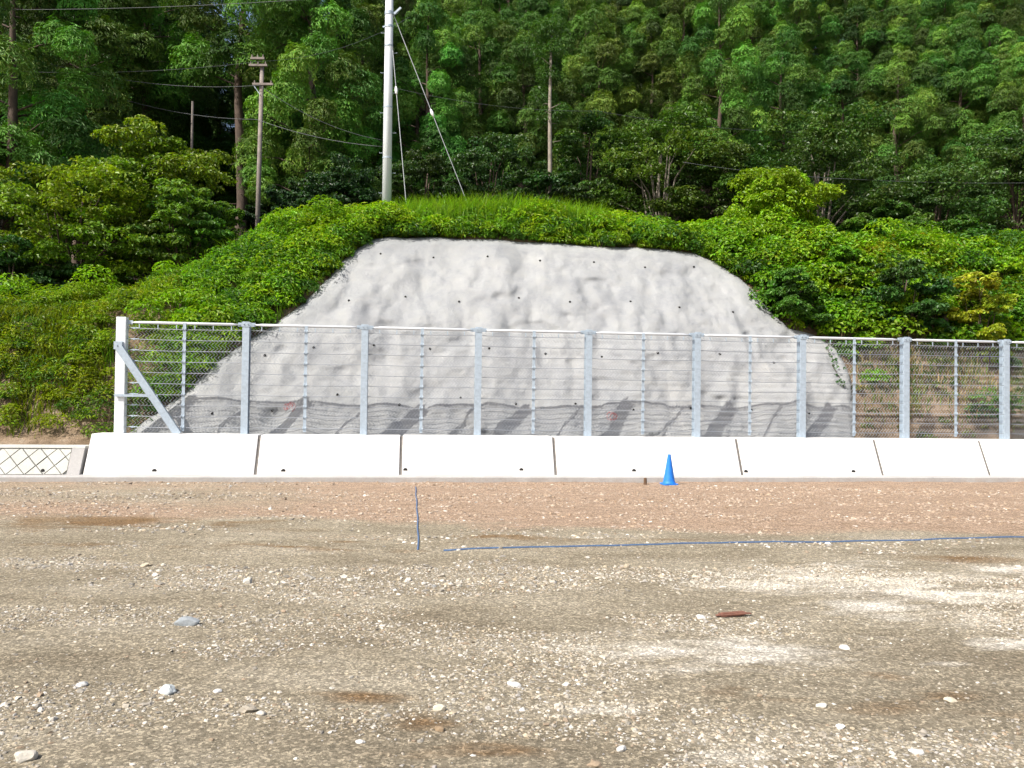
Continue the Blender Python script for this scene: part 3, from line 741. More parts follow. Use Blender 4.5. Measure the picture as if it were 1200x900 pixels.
# ---- broadleaf trees
def broad_mesh(seed, Ht, R, lobes, sprays, m, base, leaf=0.17, cb=0.25, flat=0.55, droop=0.1):
    r = np.random.default_rng(seed); lv = Leaves(); mb = MB(); lc = []
    for k in range(lobes):
        t = (k+0.5)/lobes; h = cb + (1-cb)*t*0.92
        prof = R*math.sqrt(max(0.05, 1-((t-0.30)/0.78)**2)); a = k*2.4+r.normal()*0.3; q = prof*(0.35+0.5*r.random())
        lr = R*(0.32+0.18*r.random())
        lc.append((np.array((math.cos(a)*q, math.sin(a)*q, h*Ht)), lr))
    cen = []; rad = []; bas = []
    for c, lr in lc:
        tint = 0.75+0.5*r.random(); hue = 0.85+0.35*r.random()
        for j in range(sprays):
            d = rdir(1, r)[0]; d[2] = d[2]*0.75+0.2
            cen.append(c + d*lr*np.array([1.1, 1.1, 0.7])*(0.6+0.45*r.random())); rad.append(0.22+0.28*r.random())
            b = np.array(base)*tint*(0.85+0.3*r.random()); b[0] *= hue; bas.append(b)
        mb.tube([(0, 0, Ht*cb*0.6), tuple(c*np.array([.45, .45, .8])), tuple(c)], [0.05*R/3, 0.035*R/3, 0.012], 5, False)
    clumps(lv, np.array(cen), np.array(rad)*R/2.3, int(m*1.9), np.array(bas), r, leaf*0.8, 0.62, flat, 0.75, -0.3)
    pts = [(0, 0, -0.5), (0.05*R, 0, Ht*0.2), (-0.04*R, 0.05*R, Ht*0.5), (0.03*R, 0, Ht*0.85)]
    mb.tube(pts, [0.045*R, 0.038*R, 0.022*R, 0.01*R], 8)
    for k in range(3):
        a = r.random()*6.28; mb.tube([(0.2*math.cos(a), 0.2*math.sin(a), -0.4), (R*.25*math.cos(a), R*.25*math.sin(a), Ht*0.35), (R*.4*math.cos(a), R*.4*math.sin(a), Ht*0.7)], [0.022*R, 0.016*R, 0.006*R], 6, False)
    return lv, mb
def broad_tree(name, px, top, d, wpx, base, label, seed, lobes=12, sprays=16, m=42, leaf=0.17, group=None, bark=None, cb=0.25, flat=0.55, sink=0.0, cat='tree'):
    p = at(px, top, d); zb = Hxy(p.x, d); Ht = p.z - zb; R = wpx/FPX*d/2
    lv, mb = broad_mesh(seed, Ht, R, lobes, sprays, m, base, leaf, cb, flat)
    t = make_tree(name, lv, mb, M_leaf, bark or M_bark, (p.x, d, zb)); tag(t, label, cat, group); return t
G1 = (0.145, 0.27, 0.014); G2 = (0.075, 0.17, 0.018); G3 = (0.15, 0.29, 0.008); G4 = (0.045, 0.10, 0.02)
broad_tree('broadleaf_tree', 190, 150, 30.0, 170, G1, 'tall bushy broadleaf tree in the clearing at left, topmost of the two sunlit crowns', 1, 13, 20, 46, 0.19)
broad_tree('broadleaf_tree', 95, 205, 28.5, 190, (0.15, 0.265, 0.014), 'wide low yellowish broadleaf tree in front of the dark forest at left', 2, 14, 20, 46, 0.18)
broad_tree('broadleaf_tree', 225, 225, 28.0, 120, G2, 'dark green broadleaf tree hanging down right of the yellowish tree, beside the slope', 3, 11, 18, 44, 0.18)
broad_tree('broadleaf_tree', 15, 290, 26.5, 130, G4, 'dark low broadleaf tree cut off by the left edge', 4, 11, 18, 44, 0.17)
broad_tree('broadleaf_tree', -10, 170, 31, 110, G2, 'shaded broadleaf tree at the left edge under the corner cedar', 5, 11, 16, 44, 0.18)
broad_tree('broadleaf_tree', 775, 138, 35.5, 160, (0.06, 0.125, 0.014), 'layered broadleaf tree at the forest edge above the middle of the concrete slope', 6, 16, 18, 42, 0.18, bark=M_barkpale)
broad_tree('broadleaf_tree', 962, 140, 35, 185, (0.055, 0.12, 0.018), 'wide broadleaf tree with thin pale stems at right of the concrete slope', 7, 14, 18, 42, 0.19, bark=M_barkpale)
broad_tree('vine_shrub', 910, 205, 29.5, 115, (0.19, 0.36, 0.010), 'bright green vine covered shrub standing right of the concrete slope top', 8, 18, 28, 50, 0.14, cb=0.02, flat=0.9, cat='shrub')
broad_tree('broadleaf_tree', 1100, 205, 33.5, 150, (0.04, 0.09, 0.018), 'low dark layered tree on the right bank, left of the edge tree', 9, 12, 17, 42, 0.18)
broad_tree('broadleaf_tree', 1190, 165, 35, 150, (0.065, 0.115, 0.022), 'broadleaf tree on the right bank at the right edge', 10, 13, 18, 42, 0.18)
broad_tree('broadleaf_tree', 690, 135, 37, 100, (0.055, 0.115, 0.02), 'narrow broadleaf tree right of the pale bare trunk', 11, 11, 16, 42, 0.17)
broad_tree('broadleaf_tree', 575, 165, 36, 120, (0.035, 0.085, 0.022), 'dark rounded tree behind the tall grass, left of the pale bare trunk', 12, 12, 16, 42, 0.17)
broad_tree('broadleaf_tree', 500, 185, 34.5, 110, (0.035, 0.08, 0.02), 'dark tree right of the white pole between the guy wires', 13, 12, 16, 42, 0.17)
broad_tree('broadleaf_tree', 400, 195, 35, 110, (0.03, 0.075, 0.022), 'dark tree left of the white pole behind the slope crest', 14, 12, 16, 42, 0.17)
broad_tree('broadleaf_tree', 845, 170, 36, 110, (0.05, 0.105, 0.016), 'green tree behind the slope top, left of the vine covered shrub', 15, 12, 16, 42, 0.17)
broad_tree('broadleaf_tree', 1045, 235, 32, 90, (0.05, 0.11, 0.014), 'small leafy tree on the right bank beside the wide broadleaf tree', 16, 10, 16, 42, 0.17)
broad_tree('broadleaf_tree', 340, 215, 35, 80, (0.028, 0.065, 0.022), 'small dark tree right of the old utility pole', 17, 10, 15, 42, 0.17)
broad_tree('broadleaf_tree', 640, 200, 34, 90, (0.045, 0.10, 0.02), 'small tree at the foot of the pale bare trunk', 18, 10, 15, 42, 0.17)

for k, (px, top, d, w_, base, lab) in enumerate([
        (925, 322, 25.0, 80, (0.05, 0.135, 0.014), 'dark leafy shrub hugging the right rim of the concrete slope'),
        (985, 296, 26.4, 75, (0.11, 0.24, 0.010), 'bright shrub on the right bank above the last fence post before the soil'),
        (1062, 312, 25.2, 95, (0.045, 0.11, 0.018), 'dark shrub in the yellow patch of the right bank'),
        (1150, 322, 24.8, 80, (0.20, 0.25, 0.012), 'yellowish shrub on the right bank near the edge, above the fence'),
        (858, 262, 28.0, 55, (0.08, 0.20, 0.012), 'small leafy shrub at the right shoulder of the concrete slope'),
        (1000, 262, 29.0, 70, (0.07, 0.17, 0.012), 'leafy shrub on the crest right of the vine covered shrub'),
        (1130, 262, 29.5, 80, (0.06, 0.15, 0.012), 'leafy shrub on the crest in front of the low dark layered tree')]):
    broad_tree('shrub', px, top, d, w_, base, lab, 40+k, 8, 18, 46, 0.15, cb=0.05, cat='shrub')
# bare pale trunks
def bare_trunk(px, y0, y1, d, r, label, mat):
    a = at(px, y1, d); b = at(px, y0, d); zb = Hxy(a.x, d)
    root = empty('bare_tree', (a.x, d, zb), 0, label, 'tree'); h = b.z-zb; mb = MB()
    mb.tube([(0, 0, -0.3), (0.03, 0, h*0.3), (-0.03, 0, h*0.7), (0.02, 0, h)], [r, r*0.9, r*0.7, r*0.35], 8); mb.build('trunk', mat, root, True)
    rr = random.Random(px)
    for k in range(6):
        z = h*rr.uniform(0.4, 0.97); an = rr.uniform(0, 6.28); l = rr.uniform(0.3, 0.7); MB().tube([(0, 0, z), (l*math.cos(an), l*math.sin(an), z+0.25*l)], [0.025, 0.008], 5, False).build('branch', mat, root)
    lv = Leaves(); r2 = np.random.default_rng(px); K = 14; an = r2.uniform(0, 6.28, K); q = r2.uniform(0.15, 0.95, K); zz = h*r2.uniform(0.60, 1.02, K)
    clumps(lv, np.stack([q*np.cos(an), q*np.sin(an), zz], -1), r2.uniform(0.4, 0.7, K), 420, np.array((0.06, 0.14, 0.02))*r2.uniform(.7, 1.3, (K, 1)), r2, 0.15, 0.3, 1.0, 0.5, -0.4)
    lv.build('crown', M_leaf, root)
bare_trunk(644, 40, 205, 34.5, 0.11, 'slender tree with a pale bare lower trunk standing against the dark forest', M_barkpale)

# ---- undergrowth on the bank (ferns, kudzu, weeds)
lv = Leaves(); r = np.random.default_rng(77)
def sample(n, u0, u1, v0, v1):
    return r.uniform(u0, u1, n), r.uniform(v0, v1, n)
def not_on_slope(u, v, z, m=0.0):
    sd = poly_sd(u, z); return ~((sd < m) & (v < f_shell(z)+0.75))
COLS = np.array([(0.17, 0.32, 0.008), (0.115, 0.26, 0.010), (0.24, 0.37, 0.008), (0.06, 0.16, 0.014), (0.22, 0.27, 0.008)])
def undergrowth(n, u0, u1, v0, v1, rmin, rmax, m, pal, ln, asp, lift=0.15, soil_sparse=True, edge=0.0):
    u, v = sample(n, u0, u1, v0, v1); z = H(u, v); ok = not_on_slope(u, v, z, edge)
    if soil_sparse:
        soil = (u > 9.2) & (z < 3.55 + 0.8*(fbm(u*0.8, v*0.8, 61, 3)-0.5)); ok &= ~(soil & (r.random(n) < 0.93))
    ok &= ~((u < -9.5) & (v < 0.6 + 0.3*(fbm(u*1.2, v, 64, 2)-0.5)))
    u, v, z = u[ok], v[ok], z[ok]; K = len(u)
    rad = r.uniform(rmin, rmax, K); big = fbm(u*0.45, v*0.6+z*0.3, 62, 3)
    cen = W_np(u, v, z + lift*rad + 1.9*np.clip(big-0.45, -0.12, 1))
    pick = np.clip((big*1.6-0.3 + 0.25*r.normal(size=K))*len(pal), 0, len(pal)-1).astype(int)  # mound height picks the green, putting the hollows' shade into darker leaf colours
    base = np.array(pal)[pick]*(0.8+0.4*r.random((K, 1)))
    clumps(lv, cen, rad, m, base, r, ln, asp, 0.8, 0.7, -0.05)
bright = [COLS[3], COLS[1], COLS[0], COLS[2]]
undergrowth(1100, -9.6, -3.0, 1.2, 8.5, 0.25, 0.75, 220, bright, 0.125, 0.36)
undergrowth(1150, -24, -9.4, 0.55, 7.5, 0.22, 0.6, 190, [(0.06, 0.14, 0.01), (0.13, 0.22, 0.008), (0.20, 0.26, 0.006), (0.17, 0.27, 0.006)], 0.10, 0.34)
undergrowth(800, -5, 8.5, 5.5, 9.5, 0.3, 0.7, 180, bright, 0.17, 0.26, 0.3)
undergrowth(1300, 5.5, 24, 0.8, 9.5, 0.3, 0.9, 200, [(0.04, 0.11, 0.015), (0.075, 0.19, 0.008), (0.12, 0.26, 0.006), (0.17, 0.30, 0.006)], 0.14, 0.62)
undergrowth(500, 9.5, 24, 3.6, 9.5, 0.25, 0.7, 200, [(0.10, 0.20, 0.01), (0.17, 0.28, 0.008), (0.26, 0.30, 0.010)], 0.13, 0.25)
undergrowth(200, 13, 24, 3.0, 8.5, 0.25, 0.5, 110, [(0.26, 0.25, 0.012), (0.28, 0.24, 0.01)], 0.13, 0.4, 0.5)
undergrowth(1500, -30, 30, 9, 20, 0.4, 0.9, 90, [(0.025, 0.06, 0.015), (0.04, 0.095, 0.015)], 0.2, 0.5)
undergrowth(900, -34, 8, 20, 40, 0.6, 1.3, 70, [(0.02, 0.05, 0.015), (0.03, 0.07, 0.015)], 0.3, 0.5)
undergrowth(90, 6.5, 24, 3.2, 9.0, 0.45, 0.8, 260, [(0.05, 0.13, 0.014), (0.14, 0.28, 0.008), (0.19, 0.33, 0.008)], 0.14, 0.45, 0.9)
undergrowth(60, -22, -4.5, 1.6, 8.0, 0.4, 0.7, 240, [(0.07, 0.17, 0.012), (0.16, 0.30, 0.008)], 0.13, 0.4, 0.9)
# small plants on the bare soil at right, plus leaves spilling over the rim of the concrete
undergrowth(240, 9.6, 24, 0.5, 2.8, 0.10, 0.25, 26, [(0.07, 0.12, 0.02), (0.12, 0.16, 0.03), (0.2, 0.19, 0.06)], 0.12, 0.5, 0.1, False)
ring = []
for i in range(1, len(POLY)-3):
    a, b = POLY[i], POLY[i+1]; L = np.linalg.norm(b-a)
    for k in range(int(L/0.11)+1):
        t = r.random(); q = a+(b-a)*t; nrm = np.array([-(b-a)[1], (b-a)[0]])/max(L, 1e-6)
        if poly_sd(np.array([q[0]+nrm[0]*.05]), np.array([q[1]+nrm[1]*.05]))[0] < 0: nrm = -nrm
        q = q + nrm*r.uniform(0.10, 0.5); ring.append((q[0], float(f_shell(q[1]))+0.1+r.uniform(0, .3), q[1]))
ring = np.array(ring); ring = ring[~((ring[:, 0] > 9.0) & (ring[:, 2] < 3.4))]; ring = ring[ring[:, 2] > 1.2]
keep_ = r.random(len(ring)) < 0.85
ring = ring[keep_]
clumps(lv, W_np(ring[:, 0], ring[:, 1], ring[:, 2]), r.uniform(0.14, 0.32, len(ring)), 70, COLS[r.integers(0, 4, len(ring))]*0.9, r, 0.13, 0.5, 0.9, 0.5, -0.2)
top = []
for i in range(9, 19):
    a, b = POLY[i], POLY[i+1]; L = np.linalg.norm(b-a)
    for k in range(int(L/0.09)+1):
        q = a+(b-a)*r.random(); top.append((q[0]+r.uniform(-.1, .1), float(f_shell(q[1]))+r.uniform(0.05, 0.45), q[1]+r.uniform(0.10, 0.42)))
top = np.array(top)
clumps(lv, W_np(top[:, 0], top[:, 1], top[:, 2]), r.uniform(0.18, 0.36, len(top)), 110, COLS[r.integers(0, 4, len(top))]*0.85, r, 0.13, 0.32, 0.9, 0.6, -0.4)
cov = lv.build('undergrowth', M_cover); tag(cov, kind='stuff', label='dense green ferns vines and weeds covering the bank', cat='undergrowth')

# ---- tall grass
def blades(u, v, z, hgt, wid, base, r, lean=0.45):
    n = len(u); p = W_np(u, v, z); a = r.uniform(0, 2*math.pi, n); d = np.stack([np.cos(a), np.sin(a), 0*a], -1); sd = np.stack([-np.sin(a), np.cos(a), 0*a], -1)
    ln = (lean*(0.4+r.random(n)))[:, None]; h = hgt[:, None]; w2 = wid[:, None]/2
    mid = p + d*h*ln*0.35 + np.array([0, 0, 1])*h*0.6; tip = p + d*h*ln*1.1 + np.array([0, 0, 1])*h*(0.95-0.3*ln)
    V = np.stack([p-sd*w2, p+sd*w2, mid-sd*w2*.8, mid+sd*w2*.8, tip], 1).reshape(-1, 3); k = np.arange(n)[:, None]*5
    Fa = np.concatenate([k+np.array([0, 1, 2]), k+np.array([1, 3, 2]), k+np.array([2, 3, 4])], 0)
    return V, Fa, np.repeat(jitter_col(base, n, r, 0.22), 5, 0)
gl = Leaves()
def grass_patch(px0, px1, v0, v1, ntuft, per, h0, h1, base, spread=0.22):
    ua = hitv(px0, 300, (v0+v1)/2)[0]; ub = hitv(px1, 300, (v0+v1)/2)[0]
    tu, tv = sample(ntuft, ua, ub, v0, v1); u = np.repeat(tu, per)+r.normal(size=ntuft*per)*spread; v = np.repeat(tv, per)+r.normal(size=ntuft*per)*spread
    z = H(u, v); ok = not_on_slope(u, v, z); u, v, z = u[ok], v[ok], z[ok]
    hh = r.uniform(h0, h1, len(u)); gl.add(*blades(u, v, z-0.03, hh, r.uniform(0.018, 0.038, len(u)), base, r))
grass_patch(465, 700, 6.0, 8.2, 240, 60, 0.7, 1.75, (0.16, 0.29, 0.025))
grass_patch(700, 860, 6.6, 8.2, 70, 50, 0.7, 1.3, (0.14, 0.26, 0.015))
grass_patch(860, 1230, 5.0, 8.4, 300, 60, 0.6, 1.1, (0.17, 0.29, 0.006))
grass_patch(1000, 1240, 1.1, 3.2, 110, 22, 0.2, 0.5, (0.12, 0.17, 0.03))
grass_patch(1000, 1240, 1.3, 3.4, 60, 14, 0.3, 0.6, (0.34, 0.27, 0.14))
grass_patch(-120, 140, 0.85, 5.0, 260, 45, 0.3, 0.6, (0.14, 0.185, 0.008))
grass_patch(335, 430, 6.5, 7.5, 30, 25, 0.6, 1.0, (0.2, 0.15, 0.06))
grass_patch(140, 430, 1.6, 7.0, 170, 16, 0.5, 1.0, (0.17, 0.31, 0.015), 0.12)
grass_patch(880, 1240, 3.0, 8.0, 220, 14, 0.5, 1.1, (0.20, 0.33, 0.012), 0.12)
grass_patch(1000, 1240, 3.0, 7.0, 60, 8, 0.5, 0.9, (0.36, 0.30, 0.12), 0.15)
grass_patch(430, 880, 5.8, 7.2, 120, 12, 0.5, 1.0, (0.20, 0.34, 0.015), 0.12)
gg = gl.build('tall_grass', M_grass); tag(gg, kind='stuff', label='tall bright green and straw grass blades along the bank', cat='grass')

# vine sprig on the concrete edge
u0, z0 = hit_shell(972, 402); root = empty('hanging_vine', W(u0, float(f_shell(z0))-0.1, z0), 0, 'small vine with a few leaves hanging on the right edge of the concrete slope', 'vine')
lvv = Leaves(); pts = []
for k, (px, py) in enumerate([(972, 402), (968, 410), (974, 420), (973, 430), (980, 440), (983, 449)]):
    u, z = hit_shell(px, py); q = W(u, float(shell_v(np.array([u]), np.array([z]))[0][0])-0.05, z) - root.location; pts.append(q)
    m = 5 if k < 5 else 9; P = np.array([tuple(q)]*m)+r.normal(size=(m, 3))*0.07; P[:, 1] -= 0.03
    lvv.add(*leaf_mesh(P, np.array([[0, -1, 0.7]]*m)+0.3*r.normal(size=(m, 3)), r.normal(size=(m, 3))+np.array([0, 0, -.6]), 0.13, 0.1, jitter_col((0.05, 0.13, 0.03), m, r)))
lvv.build('leaves', M_cover, root); MB().tube(pts, 0.008, 5).build('stem', M_bark, root)

# ------------------------------------------------------------------ poles and lines
def pole_tube(pts, rad, n=16): return MB().tube(pts, rad, n)
b = at(453, 253, 28.6); zb = Hxy(b.x, b.y)-0.3
pole = empty('utility_pole', (b.x, b.y, zb), 0, 'tall pale grey utility pole with two guy wires above the concrete slope', 'utility pole')
hp = 13.5; pole_tube([(0, 0, 0), (-0.015, 0, hp*0.5), (-0.03, 0, hp)], [0.18, 0.155, 0.13]).build('pole_shaft', M_polewhite, pole, True)
for k in range(14):
    z = 1.9 + k*0.75; s = 1 if k % 2 else -1; MB().tube([(s*0.15, 0, z), (s*0.30, 0, z), (s*0.30, 0, z+0.03)], 0.009, 6).build('step_bolt', M_steel, pole)
for zb_ in (3.2, 5.1, 7.4): MB().lathe([(0.17, -0.025), (0.192-0.004*zb_, -0.025), (0.192-0.004*zb_, 0.025), (0.17, 0.025)], (-0.002*zb_, 0, zb_), 24).build('pole_band', M_steel, pole)
pz = at(453, 16, 28.6).z - zb
cl = MB().lathe([(0.15, -0.06), (0.165, -0.06), (0.165, 0.06), (0.15, 0.06)], (-0.02, 0, pz), 20); cl.box((0.19, 0, pz+0.02), (0.12, 0.06, 0.08)); cl.bar((0.16, 0, pz-0.02), (0.42, -0.02, pz+0.22), 0.07, 0.07, (0, 1, 0)); cl.build('pole_band', M_steel, pole)
cl = MB().lathe([(0.15, -0.04), (0.168, -0.04), (0.168, 0.04), (0.15, 0.04)], (-0.02, 0, pz-0.5), 20); cl.box((-0.2, 0, pz-0.5), (0.1, 0.05, 0.05)); cl.build('pole_band', M_steel, pole)
def guy(px0, py0, d0, px1, py1, d1, kpx, kpy):
    a = at(px0, py0, d0) - pole.location; c = at(px1, py1, d1) - pole.location; e = c + (c-a)*0.06
    g = MB().tube([a, e], 0.014, 6).build('guy_wire', M_guy, pole)
    t = (kpy-py0)/(py1-py0); q = a + (c-a)*t; dr = (c-a).normalized()
    MB().tube([q-dr*0.16, q-dr*0.1, q, q+dr*0.1, q+dr*0.16], [0.02, 0.045, 0.065, 0.045, 0.02], 10).build('guy_insulator', M_white, g, True)
guy(456, 4, 28.6, 543, 226, 29.0, 505, 132); guy(457, 22, 28.6, 477, 250, 28.2, 461, 107)

b = at(301, 262, 33.5); zb = Hxy(b.x, b.y)-0.3
pole2 = empty('utility_pole', (b.x, b.y, zb), 0, 'old brown utility pole with short crossarms in front of the dark trees', 'utility pole')
h2 = at(304, 76, 33.5).z - zb; pole_tube([(0, 0, 0), (0.05, 0, h2*0.5), (0.10, 0, h2)], [0.11, 0.10, 0.085], 12).build('pole_shaft', M_poleold, pole2, True)
for py, w_, x0 in ((78, 0.8, -0.12), (100, 0.9, 0.1), (70, 0.6, -0.15)):
    z = at(304, py, 33.5).z - zb; mb = MB().box((0.09+x0, -0.13, z), (w_, 0.09, 0.09))
    for s in (-.4, 0, .4): mb.tube([(0.09+x0+s*w_, -0.13, z+0.04), (0.09+x0+s*w_, -0.13, z+0.16)], [0.03, 0.022], 6)
    mb.build('crossarm', M_poleold, pole2)
mb = MB().bar((-0.25, -0.13, at(304, 100, 33.5).z-zb), (0.07, -0.12, at(304, 112, 33.5).z-zb), 0.03, 0.03, (0, 1, 0)); mb.build('arm_brace', M_steel, pole2)
b = at(225, 160, 34); zb = Hxy(b.x, b.y)-0.2; hh = at(225, 119, 34).z-zb
o = MB().tube([(0, 0, 0), (0, 0, hh)], [0.06, 0.05], 10).build('slim_pole', M_poleold); o.location = (b.x, b.y, zb); tag(o, 'slim grey pole poking up behind the bushy left tree', 'pole')
def line(pts_, r_, label, sag=0.0):
    P = [at(*q) for q in pts_]; out = []
    for i in range(len(P)-1):
        for k in range(10):
            t = k/10; q = P[i].lerp(P[i+1], t); q.z -= sag*4*t*(1-t); out.append(q)
    out.append(P[-1]); o0 = out[0].copy()
    ob = MB().tube([q-o0 for q in out], r_, 5).build('power_line', M_cable, None, True); ob.location = o0; tag(ob, label, 'power line', 'overhead lines along the forest edge')
line([(-150, 70, 30), (304, 72, 33.3), (480, 20, 38)], 0.007, 'overhead line reaching the top of the old pole from the left edge', 0.5)
line([(-100, 10, 30), (453, -8, 28.4)], 0.008, 'overhead line crossing the very top left of the photo toward the white pole', 0.25)
line([(60, 75, 33), (304, 100, 33.3), (453, 165, 34)], 0.010, 'thin line running through the lower crossarm of the old pole', 0.4)
line([(150, 118, 34), (301, 140, 33.4), (450, 172, 31.5)], 0.010, 'lowest line passing the old pole below its crossarms', 0.2)
line([(450, 100, 31), (700, 130, 33), (1000, 155, 36)], 0.006, 'faint line across the middle of the forest right of the white pole', 0.3)
line([(800, 190, 31.5), (1000, 210, 31), (1260, 213, 31)], 0.007, 'faint pale line in front of the wide right tree toward the right edge', 0.1)

b = at(330, 262, 31); zb = Hxy(b.x, b.y); top = at(330, 258, 31).z
mb = MB().box((0, 0, (top-zb)/2), (0.10, 0.10, top-zb)); mb.add([(-.05, -.05, top-zb), (.05, -.05, top-zb), (.05, .05, top-zb), (-.05, .05, top-zb), (0, 0, top-zb+.06)], [(0, 1, 4), (1, 2, 4), (2, 3, 4), (3, 0, 4)])
o = mb.build('marker_post', M_white); o.location = (b.x, b.y, zb); tag(o, 'short white marker post on the crest left of the pale pole', 'marker post')
b = at(1108, 385, 25.4); zb = Hxy(b.x, b.y); top = at(1108, 373, 25.4).z; top = max(top, zb+0.7)
o = MB().box((0, 0, (top-zb)/2), (0.14, 0.14, top-zb)).build('wooden_post', M_poleold, bevel=0.01); o.location = (b.x, b.y, zb); tag(o, 'old grey post in the leaves of the right bank', 'post')

# ------------------------------------------------------------------ cone, stake, ropes, scrap
c = on_ground(784, 568.5); c.z = float(ground_h(np.array([c.x]), np.array([c.y]))[0])
cone = empty('traffic_cone', c, 0.15, 'blue plastic traffic cone on the dirt in front of the white wall', 'traffic cone')
prof = [(0.165, 0.03), (0.165, 0.045), (0.15, 0.06), (0.14, 0.10), (0.042, 0.70), (0.040, 0.74), (0.034, 0.75), (0.028, 0.745), (0.028, 0.5)]
MB().lathe(prof, (0, 0, 0), 40).build('cone_body', M_blue, cone, True)
q = MB(); pl = []
for k in range(24):
    a = 2*math.pi*(k+.5)/24; ca, sa = math.cos(a), math.sin(a); pw = 0.25; rx = 0.19*math.copysign(abs(ca)**pw, ca); ry = 0.19*math.copysign(abs(sa)**pw, sa); pl.append((rx, ry, 0.0))
q.extrude(pl, (0, 0, 0.034)); q.build('cone_base', M_blue, cone, bevel=0.006)
s_ = on_ground(756, 568); o = MB().tube([(0, 0, -0.1), (0.005, 0, 0.12), (0.0, 0, 0.17)], [0.045, 0.042, 0.038], 7).build('wooden_stake', M_wood); o.location = s_; tag(o, 'short dark wooden stake in the dirt left of the blue cone', 'stake')
def rope(pxs, r_, label, name='layout_rope'):
    P = []
    for i in range(len(pxs)-1):
        a = on_ground(*pxs[i]); b2 = on_ground(*pxs[i+1]); n = max(3, int((b2-a).length/0.12))
        for k in range(n): P.append(a.lerp(b2, k/n))
    P.append(on_ground(*pxs[-1])); o0 = P[0].copy(); out = []
    for i, p in enumerate(P):
        z = float(ground_h(np.array([p.x]), np.array([p.y]))[0]); out.append(Vector((p.x + 0.006*math.sin(i*0.37), p.y+0.006*math.sin(i*0.41), z + r_*0.35)) - o0)
    ob = MB().tube(out, r_, 8).build(name, M_rope, None, True); ob.location = o0; tag(ob, label, 'rope', 'blue ropes on the ground'); return ob
rope([(487, 571), (489, 600), (490, 625), (490, 646)], 0.013, 'blue rope running away from the corner toward the concrete wall')
rope([(520, 647), (560, 645), (640, 643), (800, 639), (1000, 634), (1230, 628.5)], 0.015, 'long blue rope lying across the dirt to the right edge')
ROPE_Y = None
g = on_ground(858, 722); bark = MB(); rr = random.Random(3)
for k in range(5):
    y = rr.uniform(-0.03, 0.03); bark.bar((-0.18+rr.uniform(-.05, .05), y, 0.015+0.01*k), (0.16+rr.uniform(-.05, .1), y+rr.uniform(-.04, .04), 0.02+0.008*k), 0.05, 0.018)
o = bark.build('bark_scrap', M_rust, bevel=0.004); o.location = g; o.rotation_euler = (0, 0, 0.25); o.scale = (0.75, 0.75, 0.6); tag(o, 'reddish brown splintered wood scrap on the gravel', 'wood scrap')

# ------------------------------------------------------------------ stones
def ico(sub):
    bm = bmesh.new(); bmesh.ops.create_icosphere(bm, subdivisions=sub, radius=1.0)
    v = np.array([tuple(q.co) for q in bm.verts]); f = np.array([[q.index for q in fc.verts] for fc in bm.faces]); bm.free(); return v, f
IV1, IF1 = ico(1); IV2, IF2 = ico(2); IV3, IF3 = ico(3)
def rocks(pos, size, col, r, iv, jf, jit=0.22):
    n = len(pos); m = len(iv); v = np.broadcast_to(iv, (n, m, 3))*(1 + jit*r.normal(size=(n, m, 1)))
    sc = np.stack([r.uniform(0.7, 1.35, n), r.uniform(0.6, 1.1, n), r.uniform(0.35, 0.75, n)], -1)*size[:, None]
    v = v*sc[:, None, :]; a = r.uniform(0, 6.28, n); b = r.normal(size=n)*0.3
    cb, sb_ = np.cos(b)[:, None], np.sin(b)[:, None]; y = v[..., 1]*cb - v[..., 2]*sb_; z = v[..., 1]*sb_ + v[..., 2]*cb; x = v[..., 0]
    ca, sa = np.cos(a)[:, None], np.sin(a)[:, None]; v = np.stack([x*ca-y*sa, x*sa+y*ca, z], -1) + pos[:, None, :]
    return v.reshape(-1, 3), (jf[None]+(np.arange(n)*m)[:, None, None]).reshape(-1, 3), np.repeat(col, m, 0)
r = np.random.default_rng(99)
SCOL = np.array([(0.42, 0.39, 0.34), (0.50, 0.48, 0.43), (0.33, 0.31, 0.28), (0.60, 0.58, 0.54), (0.30, 0.24, 0.18), (0.38, 0.37, 0.36), (0.26, 0.25, 0.23), (0.46, 0.40, 0.31)])
